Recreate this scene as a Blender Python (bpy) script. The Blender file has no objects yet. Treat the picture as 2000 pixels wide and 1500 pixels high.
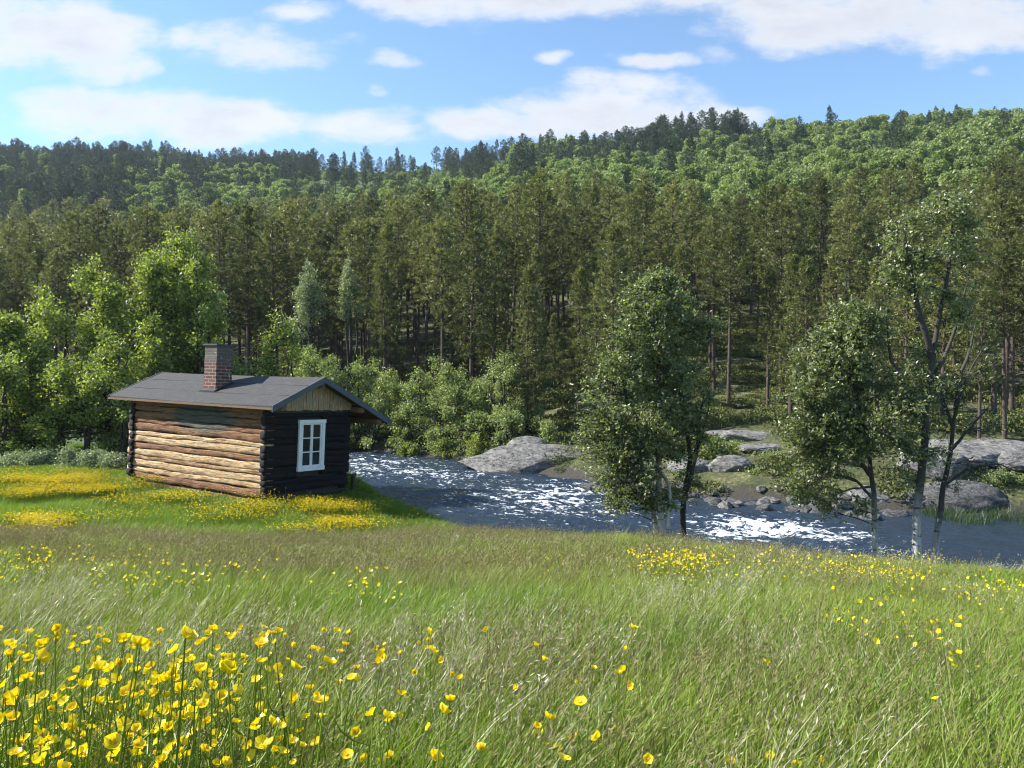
import bpy, math, random
import numpy as np
from mathutils import Matrix, Vector

# ------------------------------------------------------------------ camera, world, sun, exposure
SC = bpy.context.scene
COL = SC.collection
PITCH = math.atan((700 - 750) / 1500.0)
cam_d = bpy.data.cameras.new('camera')
cam = bpy.data.objects.new('camera', cam_d)
COL.objects.link(cam)
cam_d.sensor_width = 36.0
cam_d.lens = 27.0
cam_d.clip_start = 0.05
cam_d.clip_end = 6000
cam.location = (0, 0, 0)
cam.rotation_euler = (math.radians(90) + PITCH, 0, 0)
SC.camera = cam

SUN_EL = math.radians(40)
SUN_H = np.array([-0.985, 0.13])
SUN_H = SUN_H / np.linalg.norm(SUN_H)
SUN_ROT = math.atan2(SUN_H[0], SUN_H[1])
sd = bpy.data.lights.new('sun', 'SUN')
sun = bpy.data.objects.new('sun', sd)
COL.objects.link(sun)
sd.energy = 4.6
sd.angle = math.radians(0.5)
sd.color = (1.0, 0.95, 0.86)
sdir = Vector((SUN_H[0] * math.cos(SUN_EL), SUN_H[1] * math.cos(SUN_EL), math.sin(SUN_EL)))
sun.rotation_euler = sdir.to_track_quat('Z', 'Y').to_euler()
sun.location = (-60, 20, 60)

SC.view_settings.view_transform = 'Standard'
SC.view_settings.look = 'None'
SC.view_settings.exposure = 1.3
SC.view_settings.gamma = 1.0
SC.view_settings.use_curve_mapping = False
SC.cycles.max_bounces = 8
SC.cycles.transparent_max_bounces = 8
SC.cycles.volume_bounces = 0
SC.cycles.sample_clamp_indirect = 6.0
SC.cycles.filter_width = 1.1
SC.cycles.use_denoising = True
SC.cycles.denoising_prefilter = 'ACCURATE'


class NT:
    """small node-tree builder"""
    def __init__(self, tree):
        self.t = tree
        self.n = tree.nodes
    def add(self, typ, **kw):
        nd = self.n.new(typ)
        for k, v in kw.items():
            setattr(nd, k, v)
        return nd
    def set(self, sock, v):
        if isinstance(v, bpy.types.NodeSocket):
            self.t.links.new(v, sock)
        else:
            sock.default_value = v
    def math(self, op, a, b=0.0, c=None, clamp=False):
        nd = self.add('ShaderNodeMath', operation=op, use_clamp=clamp)
        self.set(nd.inputs[0], a)
        self.set(nd.inputs[1], b)
        if c is not None:
            self.set(nd.inputs[2], c)
        return nd.outputs[0]
    def sstep(self, v, a, b):
        nd = self.add('ShaderNodeMapRange', interpolation_type='SMOOTHSTEP')
        self.set(nd.inputs[0], v)
        nd.inputs[1].default_value = a
        nd.inputs[2].default_value = b
        return nd.outputs[0]
    def mix(self, f, a, b, blend='MIX'):
        nd = self.add('ShaderNodeMix', data_type='RGBA', blend_type=blend)
        self.set(nd.inputs[0], f)
        self.set(nd.inputs[6], a)
        self.set(nd.inputs[7], b)
        return nd.outputs[2]
    def noise(self, vec, scale, detail=4.0, rough=0.55, dist=0.0):
        nd = self.add('ShaderNodeTexNoise')
        if vec is not None:
            self.set(nd.inputs['Vector'], vec)
        nd.inputs['Scale'].default_value = scale
        nd.inputs['Detail'].default_value = detail
        nd.inputs['Roughness'].default_value = rough
        nd.inputs['Distortion'].default_value = dist
        return nd.outputs[0]
    def ramp(self, f, stops):
        nd = self.add('ShaderNodeValToRGB')
        self.set(nd.inputs[0], f)
        el = nd.color_ramp.elements
        while len(el) < len(stops):
            el.new(0.5)
        for e, (p, c) in zip(el, stops):
            e.position = p
            e.color = (*c, 1.0)
        return nd.outputs[0]
    def mapv(self, vec, scale=(1, 1, 1), loc=(0, 0, 0), rot=(0, 0, 0)):
        nd = self.add('ShaderNodeMapping')
        self.set(nd.inputs[0], vec)
        nd.inputs[1].default_value = loc
        nd.inputs[2].default_value = rot
        nd.inputs[3].default_value = scale
        return nd.outputs[0]


world = bpy.data.worlds.new('World')
SC.world = world
world.use_nodes = True


def build_world():
    T = NT(world.node_tree)
    for nd in list(T.n):
        T.n.remove(nd)
    out = T.add('ShaderNodeOutputWorld')
    bg = T.add('ShaderNodeBackground')
    T.t.links.new(bg.outputs[0], out.inputs[0])
    bg.inputs[1].default_value = 0.09
    sky = T.add('ShaderNodeTexSky', sky_type='NISHITA')
    sky.sun_disc = False
    sky.sun_elevation = SUN_EL
    sky.sun_rotation = SUN_ROT
    sky.altitude = 400
    sky.air_density = 1.0
    sky.dust_density = 0.1
    sky.ozone_density = 1.6
    tc = T.add('ShaderNodeTexCoord')
    sep = T.add('ShaderNodeSeparateXYZ')
    T.set(sep.inputs[0], tc.outputs['Generated'])
    x, y, z = sep.outputs
    ya = T.math('MAXIMUM', T.math('ABSOLUTE', y), 0.12)
    u = T.math('DIVIDE', x, ya)
    v = T.math('DIVIDE', z, ya)
    comb = T.add('ShaderNodeCombineXYZ')
    T.set(comb.inputs[0], u)
    T.set(comb.inputs[1], v)
    uv = comb.outputs[0]
    warp = T.add('ShaderNodeTexNoise')
    T.set(warp.inputs['Vector'], T.mapv(uv, (1, 2.2, 1)))
    warp.inputs['Scale'].default_value = 7
    warp.inputs['Detail'].default_value = 5
    ws = T.add('ShaderNodeSeparateColor')
    T.set(ws.inputs[0], warp.outputs['Color'])
    uw = T.math('MULTIPLY_ADD', T.math('SUBTRACT', ws.outputs[0], 0.5), 0.13, u)
    vw = T.math('MULTIPLY_ADD', T.math('SUBTRACT', ws.outputs[1], 0.5), 0.055, v)
    def uvpix(px, py):
        a = (750 - py) / 1500.0
        c, s = math.cos(PITCH), math.sin(PITCH)
        Y = c - a * s
        return ((px - 1000) / 1500.0) / Y, (s + a * c) / Y
    clouds = [(60, 60, 190, 85, 1.0), (190, 95, 120, 75, 1.0), (265, 130, 40, 40, .8), (-60, 20, 150, 90, 1),
              (500, 95, 175, 52, .72), (370, 85, 55, 34, .6), (600, 110, 80, 30, .6), (590, 31, 75, 22, .75),
              (1000, 8, 340, 44, .95), (820, 0, 160, 24, .9),
              (1700, 40, 350, 62, 1.1), (1960, 60, 260, 60, 1.1), (1520, 20, 160, 50, 1), (1650, -30, 700, 60, 1),
              (250, 222, 235, 52, 1.0), (450, 240, 270, 46, 1.0), (640, 245, 200, 36, .9), (120, 200, 110, 38, .9),
              (960, 245, 180, 36, .95), (1180, 222, 240, 54, 1.05), (1380, 232, 170, 42, 1.0), (1230, 178, 190, 30, .7),
              (1340, 205, 120, 30, .7), (1170, 162, 70, 20, .6),
              (1078, 121, 48, 18, .75), (1272, 123, 72, 20, .8), (770, 119, 50, 20, .55), (740, 173, 24, 11, .5),
              (0, 216, 40, 22, .5), (1930, 138, 26, 14, .4), (1380, 100, 60, 22, .3), (1850, 110, 60, 22, .35),
              (880, 250, 120, 30, .6), (700, 225, 160, 26, .5)]
    acc = None
    for px, py, rx, ry, st in clouds:
        u0, v0 = uvpix(px, py)
        du = T.math('DIVIDE', T.math('SUBTRACT', uw, u0), rx * 1.12 / 1500)
        dv = T.math('DIVIDE', T.math('SUBTRACT', vw, v0), ry * 1.08 / 1500)
        r2 = T.math('ADD', T.math('MULTIPLY', du, du), T.math('MULTIPLY', dv, dv))
        m = T.math('MULTIPLY', T.math('SUBTRACT', 1.0, r2), st)
        acc = m if acc is None else T.math('SMOOTH_MAX', acc, m, 0.15)
    n1 = T.noise(T.mapv(uv, (1, 2.0, 1), (3, 1, 0)), 10, 10, 0.66)
    n2 = T.noise(T.mapv(uv, (1, 3.0, 1), (5, 7, 0)), 5, 6, 0.55)
    # clouds well outside the framed part of the sky
    d = T.math('MULTIPLY_ADD', T.math('SUBTRACT', n1, 0.5), 2.3, acc)
    hi = T.math('MULTIPLY', T.sstep(v, 0.5, 0.75), T.math('MULTIPLY_ADD', n2, 5.0, -2.6))
    d = T.math('MAXIMUM', d, hi)
    cov = T.sstep(d, -0.02, 0.98)
    cov = T.math('MULTIPLY', cov, 0.94)
    # grey undersides where the cloud is thick
    thick = T.sstep(d, 0.55, 1.2)
    n3 = T.noise(T.mapv(uv, (1, 2.6, 1), (9, 2, 0)), 6, 6, 0.55)
    grey = T.math('MULTIPLY', thick, T.sstep(T.math('MULTIPLY_ADD', v, .45, n3), 0.5, 0.78))
    ccol = T.mix(grey, (4.15, 4.2, 4.35, 1), (3.4, 3.48, 3.8, 1))
    skyc = T.mix(1.0, sky.outputs[0], (.84, 1.0, 1.08, 1), 'MULTIPLY')
    fin = T.mix(cov, skyc, ccol)
    T.set(bg.inputs[0], fin)


build_world()


# ------------------------------------------------------------------ helpers
def hsh(ix, iy, iz=0, seed=0):
    n = (ix.astype(np.int64) * 374761393 + iy.astype(np.int64) * 668265263 + np.int64(seed) * 974711 +
         (iz.astype(np.int64) if isinstance(iz, np.ndarray) else np.int64(iz)) * 2147483647)
    n = (n ^ (n >> 13)) * 1274126177
    n = n ^ (n >> 16)
    return (n & 0xffff) / 65535.0


def vnoise(x, y, seed=0):
    x = np.asarray(x, float); y = np.asarray(y, float)
    ix = np.floor(x); iy = np.floor(y)
    fx = x - ix; fy = y - iy
    fx = fx * fx * (3 - 2 * fx); fy = fy * fy * (3 - 2 * fy)
    a = hsh(ix, iy, 0, seed); b = hsh(ix + 1, iy, 0, seed)
    c = hsh(ix, iy + 1, 0, seed); d = hsh(ix + 1, iy + 1, 0, seed)
    return (a * (1 - fx) + b * fx) * (1 - fy) + (c * (1 - fx) + d * fx) * fy


def fbm(x, y, oct=4, seed=0, gain=0.5):
    s = 0; a = 1; t = 0
    for o in range(oct):
        s = s + a * vnoise(x * 2 ** o + 17.3 * o, y * 2 ** o - 9.1 * o, seed + o)
        t += a; a *= gain
    return s / t


def sm(x, a, b):
    t = np.clip((np.asarray(x, float) - a) / (b - a), 0, 1)
    return t * t * (3 - 2 * t)


class MB:
    """collects numpy geometry into ONE mesh: vertices, quads/tris, material index and a per-vertex value"""
    def __init__(self):
        self.v = []; self.q = []; self.t = []; self.qm = []; self.tm = []; self.a = []; self.n = 0
    def add(self, v, q=None, t=None, mat=0, val=0.5):
        v = np.asarray(v, float).reshape(-1, 3)
        self.v.append(v)
        if np.isscalar(val):
            val = np.full(len(v), val)
        self.a.append(np.asarray(val, float))
        if q is not None and len(q):
            q = np.asarray(q, int) + self.n
            self.q.append(q); self.qm.append(np.full(len(q), mat))
        if t is not None and len(t):
            t = np.asarray(t, int) + self.n
            self.t.append(t); self.tm.append(np.full(len(t), mat))
        self.n += len(v)
    def mesh(self, name, mats, smooth=False):
        me = bpy.data.meshes.new(name)
        v = np.concatenate(self.v)
        q = np.concatenate(self.q) if self.q else np.zeros((0, 4), int)
        t = np.concatenate(self.t) if self.t else np.zeros((0, 3), int)
        me.vertices.add(len(v)); me.vertices.foreach_set('co', v.astype(np.float32).ravel())
        loops = np.concatenate([q.ravel(), t.ravel()]).astype(np.int32)
        me.loops.add(len(loops)); me.loops.foreach_set('vertex_index', loops)
        me.polygons.add(len(q) + len(t))
        st = np.concatenate([np.arange(len(q)) * 4, len(q) * 4 + np.arange(len(t)) * 3]).astype(np.int32)
        me.polygons.foreach_set('loop_start', st)
        try:
            me.polygons.foreach_set('loop_total', np.concatenate([np.full(len(q), 4), np.full(len(t), 3)]).astype(np.int32))
        except Exception:
            pass
        mi = np.concatenate(([*self.qm] or [np.zeros(0)]) + ([*self.tm] or [np.zeros(0)])).astype(np.int32)
        me.polygons.foreach_set('material_index', mi)
        me.polygons.foreach_set('use_smooth', np.full(len(q) + len(t), smooth))
        at = me.attributes.new('var', 'FLOAT', 'POINT')
        at.data.foreach_set('value', np.concatenate(self.a).astype(np.float32))
        for m in mats:
            me.materials.append(m)
        me.update(calc_edges=True)
        me.validate()
        return me
    def obj(self, name, mats, parent=None, smooth=False, link=True):
        if not isinstance(mats, (list, tuple)):
            mats = [mats]
        o = bpy.data.objects.new(name, self.mesh(name, mats, smooth))
        if link:
            COL.objects.link(o)
        if parent is not None:
            o.parent = parent
        return o


def tag(o, label=None, cat=None, group=None, kind=None):
    if label: o['label'] = label
    if cat: o['category'] = cat
    if group: o['group'] = group
    if kind: o['kind'] = kind
    return o


def thing(name, label, cat, group=None, mat=None):
    o = bpy.data.objects.new(name, None)
    o.empty_display_size = 0.2
    COL.objects.link(o)
    if mat is not None:
        o.matrix_world = mat
    return tag(o, label, cat, group)


def tube(pts, rad, k=6, val=0.5):
    """verts, quads of a tapering tube along a polyline"""
    pts = np.asarray(pts, float); rad = np.asarray(rad, float)
    n = len(pts)
    d = np.gradient(pts, axis=0)
    d /= np.linalg.norm(d, axis=1)[:, None] + 1e-9
    ref = np.array([0.13, 0.99, 0.05]) if abs(d[0, 1]) < 0.8 else np.array([1.0, 0.1, 0.0])
    a = np.cross(d, ref); a /= np.linalg.norm(a, axis=1)[:, None] + 1e-9
    b = np.cross(d, a)
    th = np.arange(k) / k * 2 * math.pi
    v = pts[:, None] + rad[:, None, None] * (a[:, None] * np.cos(th)[None, :, None] + b[:, None] * np.sin(th)[None, :, None])
    i = np.arange(n - 1)[:, None] * k; j = np.arange(k)[None, :]
    q = np.stack([i + j, i + (j + 1) % k, i + k + (j + 1) % k, i + k + j], -1).reshape(-1, 4)
    return v.reshape(-1, 3), q


def bez(p0, p1, p2, n=8):
    t = np.linspace(0, 1, n)[:, None]
    return (1 - t) ** 2 * p0 + 2 * t * (1 - t) * p1 + t * t * p2


def smooth_line(pts, n=24):
    pts = np.asarray(pts, float)
    d = np.r_[0, np.cumsum(np.linalg.norm(np.diff(pts, axis=0), axis=1))]
    t = np.linspace(0, d[-1], n)
    r = np.stack([np.interp(t, d, pts[:, i]) for i in range(3)], 1)
    for _ in range(2):
        r[1:-1] = (r[:-2] + 2 * r[1:-1] + r[2:]) / 4
    return r


def leaves(c, size, rng, up=0.2, asp=0.55, fold=0.15, nrm=None):
    """rhombus leaves, c (n,3) centres"""
    n = len(c)
    nr = rng.normal(size=(n, 3)) if nrm is None else nrm
    nr[:, 2] += up
    nr /= np.linalg.norm(nr, axis=1)[:, None] + 1e-9
    r = rng.normal(size=(n, 3))
    a = np.cross(nr, r); a /= np.linalg.norm(a, axis=1)[:, None] + 1e-9
    b = np.cross(nr, a)
    s = size * rng.uniform(0.65, 1.3, n)[:, None]
    v = np.stack([c - a * s * .5, c + b * s * asp * .5 + nr * s * fold * .3, c + a * s * .5, c - b * s * asp * .5 + nr * s * fold * .3], 1)
    q = np.arange(n * 4).reshape(n, 4)
    return v.reshape(-1, 3), q


def ico(sub=4):
    import bmesh
    bm = bmesh.new()
    bmesh.ops.create_icosphere(bm, subdivisions=sub, radius=1)
    v = np.array([x.co[:] for x in bm.verts]); f = np.array([[x.index for x in g.verts] for g in bm.faces])
    bm.free()
    return v, f


def n3(p, s, seed=0, oct=4):
    return (fbm(p[:, 0] * s + 3.1, p[:, 1] * s + p[:, 2] * s * .7, oct, seed) + fbm(p[:, 1] * s - 7, p[:, 2] * s + p[:, 0] * s * .6, oct, seed + 31) +
            fbm(p[:, 2] * s + 11, p[:, 0] * s - p[:, 1] * s * .5, oct, seed + 57)) / 3


# ------------------------------------------------------------------ terrain function
ED = np.array([(-60, 44), (-30, 38), (-16, 33), (-8, 25.5), (-4.6, 21), (-3, 18.2), (-.7, 15.2), (1, 14.0), (3, 13.3), (5, 12.2), (7, 10.7), (10, 8.3), (14, 5), (25, -6), (60, -30)], float)
FD = np.array([(-60, 62), (-30, 50), (-15, 42), (-7.4, 37.5), (-2.2, 34), (0, 31.3), (2.8, 28), (6.7, 25), (10.7, 23), (14.9, 22), (25, 17), (60, -5)], float)
WATER = -4.6


def y_near(x): return np.interp(x, ED[:, 0], ED[:, 1])
def y_far(x): return np.interp(x, FD[:, 0], FD[:, 1])


HT = np.array([(-30, -6.5), (-4, -5.6), (0, -4.75), (1.5, -4.2), (5, -3.7), (12, -2.7), (20, -1.5), (35, 1.2), (60, 6.5), (100, 17), (170, 40), (260, 73), (330, 93), (380, 103), (430, 108), (520, 106), (800, 90), (1600, 40), (3000, 0)], float)


def far_h(x, y):
    t = y - y_far(x)
    u = x / np.maximum(np.abs(y), 20)
    f = np.interp(u, [-1.2, -.67, -.3, 0, .13, .33, .5, .67, 1.2], [1.03, 1.03, 1.0, .955, .91, .89, .92, .965, 1.0])
    h = np.interp(t, HT[:, 0], HT[:, 1])
    for dt in (2.0, 5.0):
        dd = dt * np.clip(t / 30, 0, 2)
        h = (h + np.interp(t + dd, HT[:, 0], HT[:, 1]) + np.interp(t - dd, HT[:, 0], HT[:, 1])) / 3
    h = np.where(h > 0, h * (1 + (f - 1) * sm(h, 5, 60)), h)
    h = h + sm(t, 1, 10) * ((fbm(x * .22, y * .22, 4, 5) - .5) * 1.3) + sm(t, 60, 200) * (fbm(x * .016, y * .016, 3, 8) - .5) * 16
    # rock shelf on the right
    g = np.exp(-(((x - 15) / 6.0) ** 2 + ((y - 27.5) / 3.5) ** 2))
    h = h + g * 1.0
    return h


def near_h(x, y):
    D = np.maximum(y, -10)
    base = -.62 - .195 * D - .012 * x - .05 * np.maximum(x - 1.6, 0)
    terr = -2.90 - .008 * (D - 14) - .115 * np.logaddexp(0, (x + 4.9) * 6) / 6
    k = sm(x, .5, -2.5)   # left of the view: terrace that carries the cabin
    b2 = -np.logaddexp(-base * 6, -terr * 6) / 6 * 0 + np.logaddexp(base * 7, terr * 7) / 7
    h = base * (1 - k) + b2 * k
    h = h + (fbm(x * .5, y * .5, 3, 2) - .5) * .16 * sm(D, 2, 7)
    return h


def ground_z(x, y):
    x = np.asarray(x, float); y = np.asarray(y, float)
    yn = y_near(x)
    s = sm(y - yn, -1.2, 3.6)
    s2 = sm(y - yn, -1.2, 5)
    zn = near_h(x, np.minimum(y, yn + 1.0)) * (1 - s) + (-5.6) * s
    zf = far_h(x, y)
    t = y - y_far(x)
    m = sm(t, -5, -1.0)
    return zn * (1 - m) + zf * m


def gz(x, y): return float(ground_z(np.array([x]), np.array([y]))[0])


cP, sP = math.cos(PITCH), math.sin(PITCH)


def P(px, py, D):
    """world point seen in direction (px,py) of the photograph at depth D"""
    u = (px - 1000) / 1500.0; v = (750 - py) / 1500.0
    k = D / (cP - v * sP)
    return np.array([u * k, D, (sP + v * cP) * k])


def pix(x, y, z):
    d = y * cP + z * sP
    return 1000 + 1500 * x / d, 750 - 1500 * (-y * sP + z * cP) / d


# ------------------------------------------------------------------ materials
def mat(name):
    m = bpy.data.materials.new(name)
    m.use_nodes = True
    T = NT(m.node_tree)
    b = T.n['Principled BSDF']
    return m, T, b


def attr(T, name='var'):
    nd = T.add('ShaderNodeAttribute')
    nd.attribute_name = name
    return nd.outputs['Fac']


def objpos(T):
    return T.add('ShaderNodeTexCoord').outputs['Object']


def worldpos(T):
    return T.add('ShaderNodeNewGeometry').outputs['Position']


def leaf_mat(name, stops, rough=0.5, trans=0.35, inst=0.25, spec=0.5, tint=(1.15, 1.25, .5)):
    m, T, b = mat(name)
    v = attr(T)
    if inst:
        oi = T.add('ShaderNodeObjectInfo')
        v = T.math('ADD', T.math('MULTIPLY', v, 1 - inst), T.math('MULTIPLY', oi.outputs['Random'], inst))
    c = T.ramp(v, stops)
    T.set(b.inputs['Base Color'], c)
    b.inputs['Roughness'].default_value = rough
    b.inputs['Specular IOR Level'].default_value = spec
    if trans:
        tr = T.add('ShaderNodeBsdfTranslucent')
        T.set(tr.inputs[0], T.mix(1.0, c, (*tint, 1), 'MULTIPLY'))
        mx = T.add('ShaderNodeMixShader')
        mx.inputs[0].default_value = trans
        T.t.links.new(b.outputs[0], mx.inputs[1])
        T.t.links.new(tr.outputs[0], mx.inputs[2])
        T.t.links.new(mx.outputs[0], T.n['Material Output'].inputs[0])
    return m


M = {}
M['pine'] = leaf_mat('pine_needles', [(0, (.034, .046, .015)), (.5, (.13, .15, .048)), (1, (.33, .33, .12))], .5, .32, .45, .4, (1.1, 1.1, .6))
M['pine_far'] = leaf_mat('pine_needles_far', [(0, (.018, .036, .020)), (.5, (.034, .062, .030)), (1, (.08, .11, .045))], .6, .15, .45, .3, (1.1, 1.1, .6))
M['birch_near'] = leaf_mat('birch_leaves', [(0, (.10, .12, .05)), (.6, (.24, .27, .13)), (1, (.46, .48, .30))], .36, .48, 0, .75, (1.1, 1.3, .45))
M['birch_lush'] = leaf_mat('lush_leaves', [(0, (.08, .115, .03)), (.5, (.25, .30, .085)), (1, (.50, .54, .26))], .42, .5, .15, .5, (1.2, 1.3, .4))
M['birch_pale'] = leaf_mat('pale_leaves', [(0, (.15, .18, .10)), (.5, (.27, .31, .18)), (1, (.48, .52, .36))], .42, .35, .1, .5)
M['bush'] = leaf_mat('bush_leaves', [(0, (.10, .135, .05)), (.5, (.26, .31, .13)), (1, (.48, .53, .32))], .42, .52, .2, .55)
M['birch_far'] = leaf_mat('hill_birch_leaves', [(0, (.12, .16, .06)), (.5, (.225, .28, .105)), (1, (.36, .42, .19))], .6, .38, .4, .3)
M['heath'] = leaf_mat('heath_leaves', [(0, (.025, .04, .014)), (.5, (.09, .11, .032)), (1, (.27, .27, .09))], .6, .2, .3, .3)
M['grass'] = leaf_mat('grass_green', [(0, (.08, .12, .014)), (.5, (.185, .25, .028)), (1, (.36, .42, .08))], .45, .35, .35, .4, (1.2, 1.25, .4))
M['lush'] = leaf_mat('grass_lush', [(0, (.08, .14, .016)), (.5, (.16, .25, .03)), (1, (.30, .39, .07))], .45, .4, .35, .4, (1.2, 1.25, .4))
M['brown'] = leaf_mat('grass_heads', [(0, (.11, .10, .04)), (.5, (.20, .175, .075)), (1, (.33, .28, .15))], .6, .25, .3, .3, (1.1, 1.05, .8))
M['dry'] = leaf_mat('grass_dry', [(0, (.20, .19, .10)), (.5, (.38, .36, .24)), (1, (.62, .58, .44))], .5, .25, .3, .4, (1.1, 1.05, .8))
M['reed'] = leaf_mat('reed_green', [(0, (.025, .05, .02)), (.5, (.045, .085, .03)), (1, (.10, .14, .05))], .4, .3, .3, .5)
M['petal'] = leaf_mat('buttercup_petal', [(0, (.80, .56, .006)), (.5, (.90, .72, .012)), (1, (.95, .82, .05))], .25, .35, .3, .6, (1.05, 1.0, .3))
M['eye'] = leaf_mat('buttercup_centre', [(0, (.45, .30, .01)), (1, (.75, .52, .03))], .6, 0, 0, .2)
M['willow'] = leaf_mat('willow_silver', [(0, (.17, .22, .12)), (.5, (.30, .36, .23)), (1, (.52, .56, .42))], .4, .3, .2, .5)


def bark(name, c1, c2, c3, white=False):
    m, T, b = mat(name)
    p = objpos(T)
    n = T.noise(T.mapv(p, (1, 1, .25)), 18, 6, .65)
    c = T.ramp(n, [(.3, c1), (.55, c2), (.75, c3)])
    if white:
        n2 = T.noise(T.mapv(p, (.6, .6, 3.2), (4, 2, 0)), 6.0, 5, .65)
        c = T.mix(T.sstep(n2, .55, .62), c, (.03, .027, .024, 1))
        hgt = attr(T)
        c = T.mix(T.sstep(hgt, .28, .5), c, (.05, .042, .035, 1))
    T.set(b.inputs['Base Color'], c)
    b.inputs['Roughness'].default_value = .85
    bp = T.add('ShaderNodeBump')
    bp.inputs['Strength'].default_value = .5
    bp.inputs['Distance'].default_value = .02
    T.set(bp.inputs['Height'], n)
    T.set(b.inputs['Normal'], bp.outputs[0])
    return m


M['pine_bark'] = bark('pine_bark', (.035, .026, .02), (.085, .06, .045), (.17, .12, .09))
M['birch_bark'] = bark('birch_bark', (.25, .24, .22), (.50, .48, .45), (.68, .66, .62), True)
M['dark_bark'] = bark('dark_bark', (.02, .016, .013), (.045, .036, .028), (.09, .075, .06))


def mat_ground():
    m, T, b = mat('ground_cover')
    p = worldpos(T)
    z = attr(T)                       # 0 meadow, .5 far bank / forest floor, 1 hillside
    n1 = T.noise(p, .9, 6, .6)
    n2 = T.noise(p, 7, 6, .65)
    mead = T.ramp(n1, [(.3, (.03, .055, .012)), (.55, (.055, .095, .02)), (.75, (.085, .10, .035))])
    forest = T.ramp(T.math('MULTIPLY_ADD', n2, .5, T.math('MULTIPLY', n1, .5)), [(.38, (.025, .024, .012)), (.48, (.055, .065, .02)), (.57, (.11, .115, .04)), (.66, (.26, .21, .14))])
    n4 = T.noise(p, .05, 6, .6)
    hill = T.ramp(T.math('MULTIPLY_ADD', n2, .4, T.math('MULTIPLY', n4, .6)), [(.35, (.05, .085, .025)), (.5, (.10, .15, .035)), (.68, (.16, .20, .06))])
    c = T.mix(T.sstep(z, .2, .45), mead, forest)
    c = T.mix(T.sstep(z, .6, .95), c, hill)
    # wet, stony strip along the water
    sep = T.add('ShaderNodeSeparateXYZ')
    T.set(sep.inputs[0], p)
    wet = T.sstep(T.math('MULTIPLY_ADD', n2, .5, sep.outputs[2]), -3.9, -4.2)
    c = T.mix(wet, c, (.045, .04, .032, 1))
    T.set(b.inputs['Base Color'], c)
    b.inputs['Roughness'].default_value = .95
    bp = T.add('ShaderNodeBump')
    bp.inputs['Strength'].default_value = .8
    bp.inputs['Distance'].default_value = .12
    T.set(bp.inputs['Height'], n2)
    T.set(b.inputs['Normal'], bp.outputs[0])
    return m


def mat_rock(name, c1, c2, c3, sc=1.0, lich=(.30, .30, .27)):
    m, T, b = mat(name)
    p = T.add('ShaderNodeTexCoord').outputs['Object']
    n1 = T.noise(T.mapv(p, (1, 1, 1.8), (0, 0, 0), (0, .35, .2)), 2.2 * sc, 10, .68, .3)
    n2 = T.noise(p, 9 * sc, 8, .7)
    w = T.add('ShaderNodeTexWave')
    T.set(w.inputs[0], T.mapv(p, (1, .6, 1), (0, 0, 0), (0, .45, .3)))
    w.inputs['Scale'].default_value = 1.1 * sc
    w.inputs['Distortion'].default_value = 9
    w.inputs['Detail'].default_value = 5
    h = T.math('MULTIPLY_ADD', n2, .45, T.math('MULTIPLY_ADD', w.outputs['Fac'], .035, T.math('MULTIPLY', n1, .5)))
    c = T.ramp(h, [(.36, c1), (.5, c2), (.66, c3)])
    crk = T.noise(T.mapv(p, (.5, .5, 2.6), (0, 0, 0), (0, .25, .1)), 1.3 * sc, 6, .6, 1.5)
    cl_ = T.math('ABSOLUTE', T.math('SUBTRACT', crk, .5))
    c = T.mix(T.math('MULTIPLY', T.sstep(cl_, .012, .002), .8), c, (.02, .02, .018, 1))
    h = T.math('MULTIPLY_ADD', T.sstep(cl_, .014, .0), -.35, h)
    c = T.mix(T.math('MULTIPLY', T.sstep(n2, .58, .68), .7), c, (*lich, 1))
    T.set(b.inputs['Base Color'], c)
    b.inputs['Roughness'].default_value = .85
    bp = T.add('ShaderNodeBump')
    bp.inputs['Strength'].default_value = .9
    bp.inputs['Distance'].default_value = .12
    T.set(bp.inputs['Height'], h)
    T.set(b.inputs['Normal'], bp.outputs[0])
    return m


M['ground'] = mat_ground()
M['rock'] = mat_rock('granite', (.05, .05, .048), (.165, .16, .152), (.28, .27, .255))
M['rock_dark'] = mat_rock('dark_shaded_rock', (.035, .034, .034), (.10, .10, .10), (.19, .185, .18), 1.6, (.2, .2, .19))  # darker granite: shore stones, and right shore rocks with shade put into the colour


def mat_water():
    m, T, b = mat('river_water')
    f = attr(T)
    p = worldpos(T)
    n = T.noise(T.mapv(p, (1, 1.5, 1), (0, 0, 0), (0, 0, .5)), 7, 6, .65)
    n2 = T.noise(p, 26, 4, .6)
    fm = T.sstep(T.math('MULTIPLY_ADD', T.math('SUBTRACT', n, .5), 2.2, f), .48, .86)
    fm = T.math('MULTIPLY', fm, T.math('MULTIPLY_ADD', n2, .5, .6), clamp=True)
    c = T.mix(fm, (.020, .033, .052, 1), (.68, .72, .77, 1))
    T.set(b.inputs['Base Color'], c)
    T.set(b.inputs['Roughness'], T.math('MULTIPLY_ADD', fm, .5, .10))
    b.inputs['IOR'].default_value = 1.33
    b.inputs['Specular IOR Level'].default_value = .9
    bp = T.add('ShaderNodeBump')
    bp.inputs['Strength'].default_value = .55
    bp.inputs['Distance'].default_value = .06
    T.set(bp.inputs['Height'], T.math('MULTIPLY_ADD', n2, .35, n))
    T.set(b.inputs['Normal'], bp.outputs[0])
    return m


M['water'] = mat_water()


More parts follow.
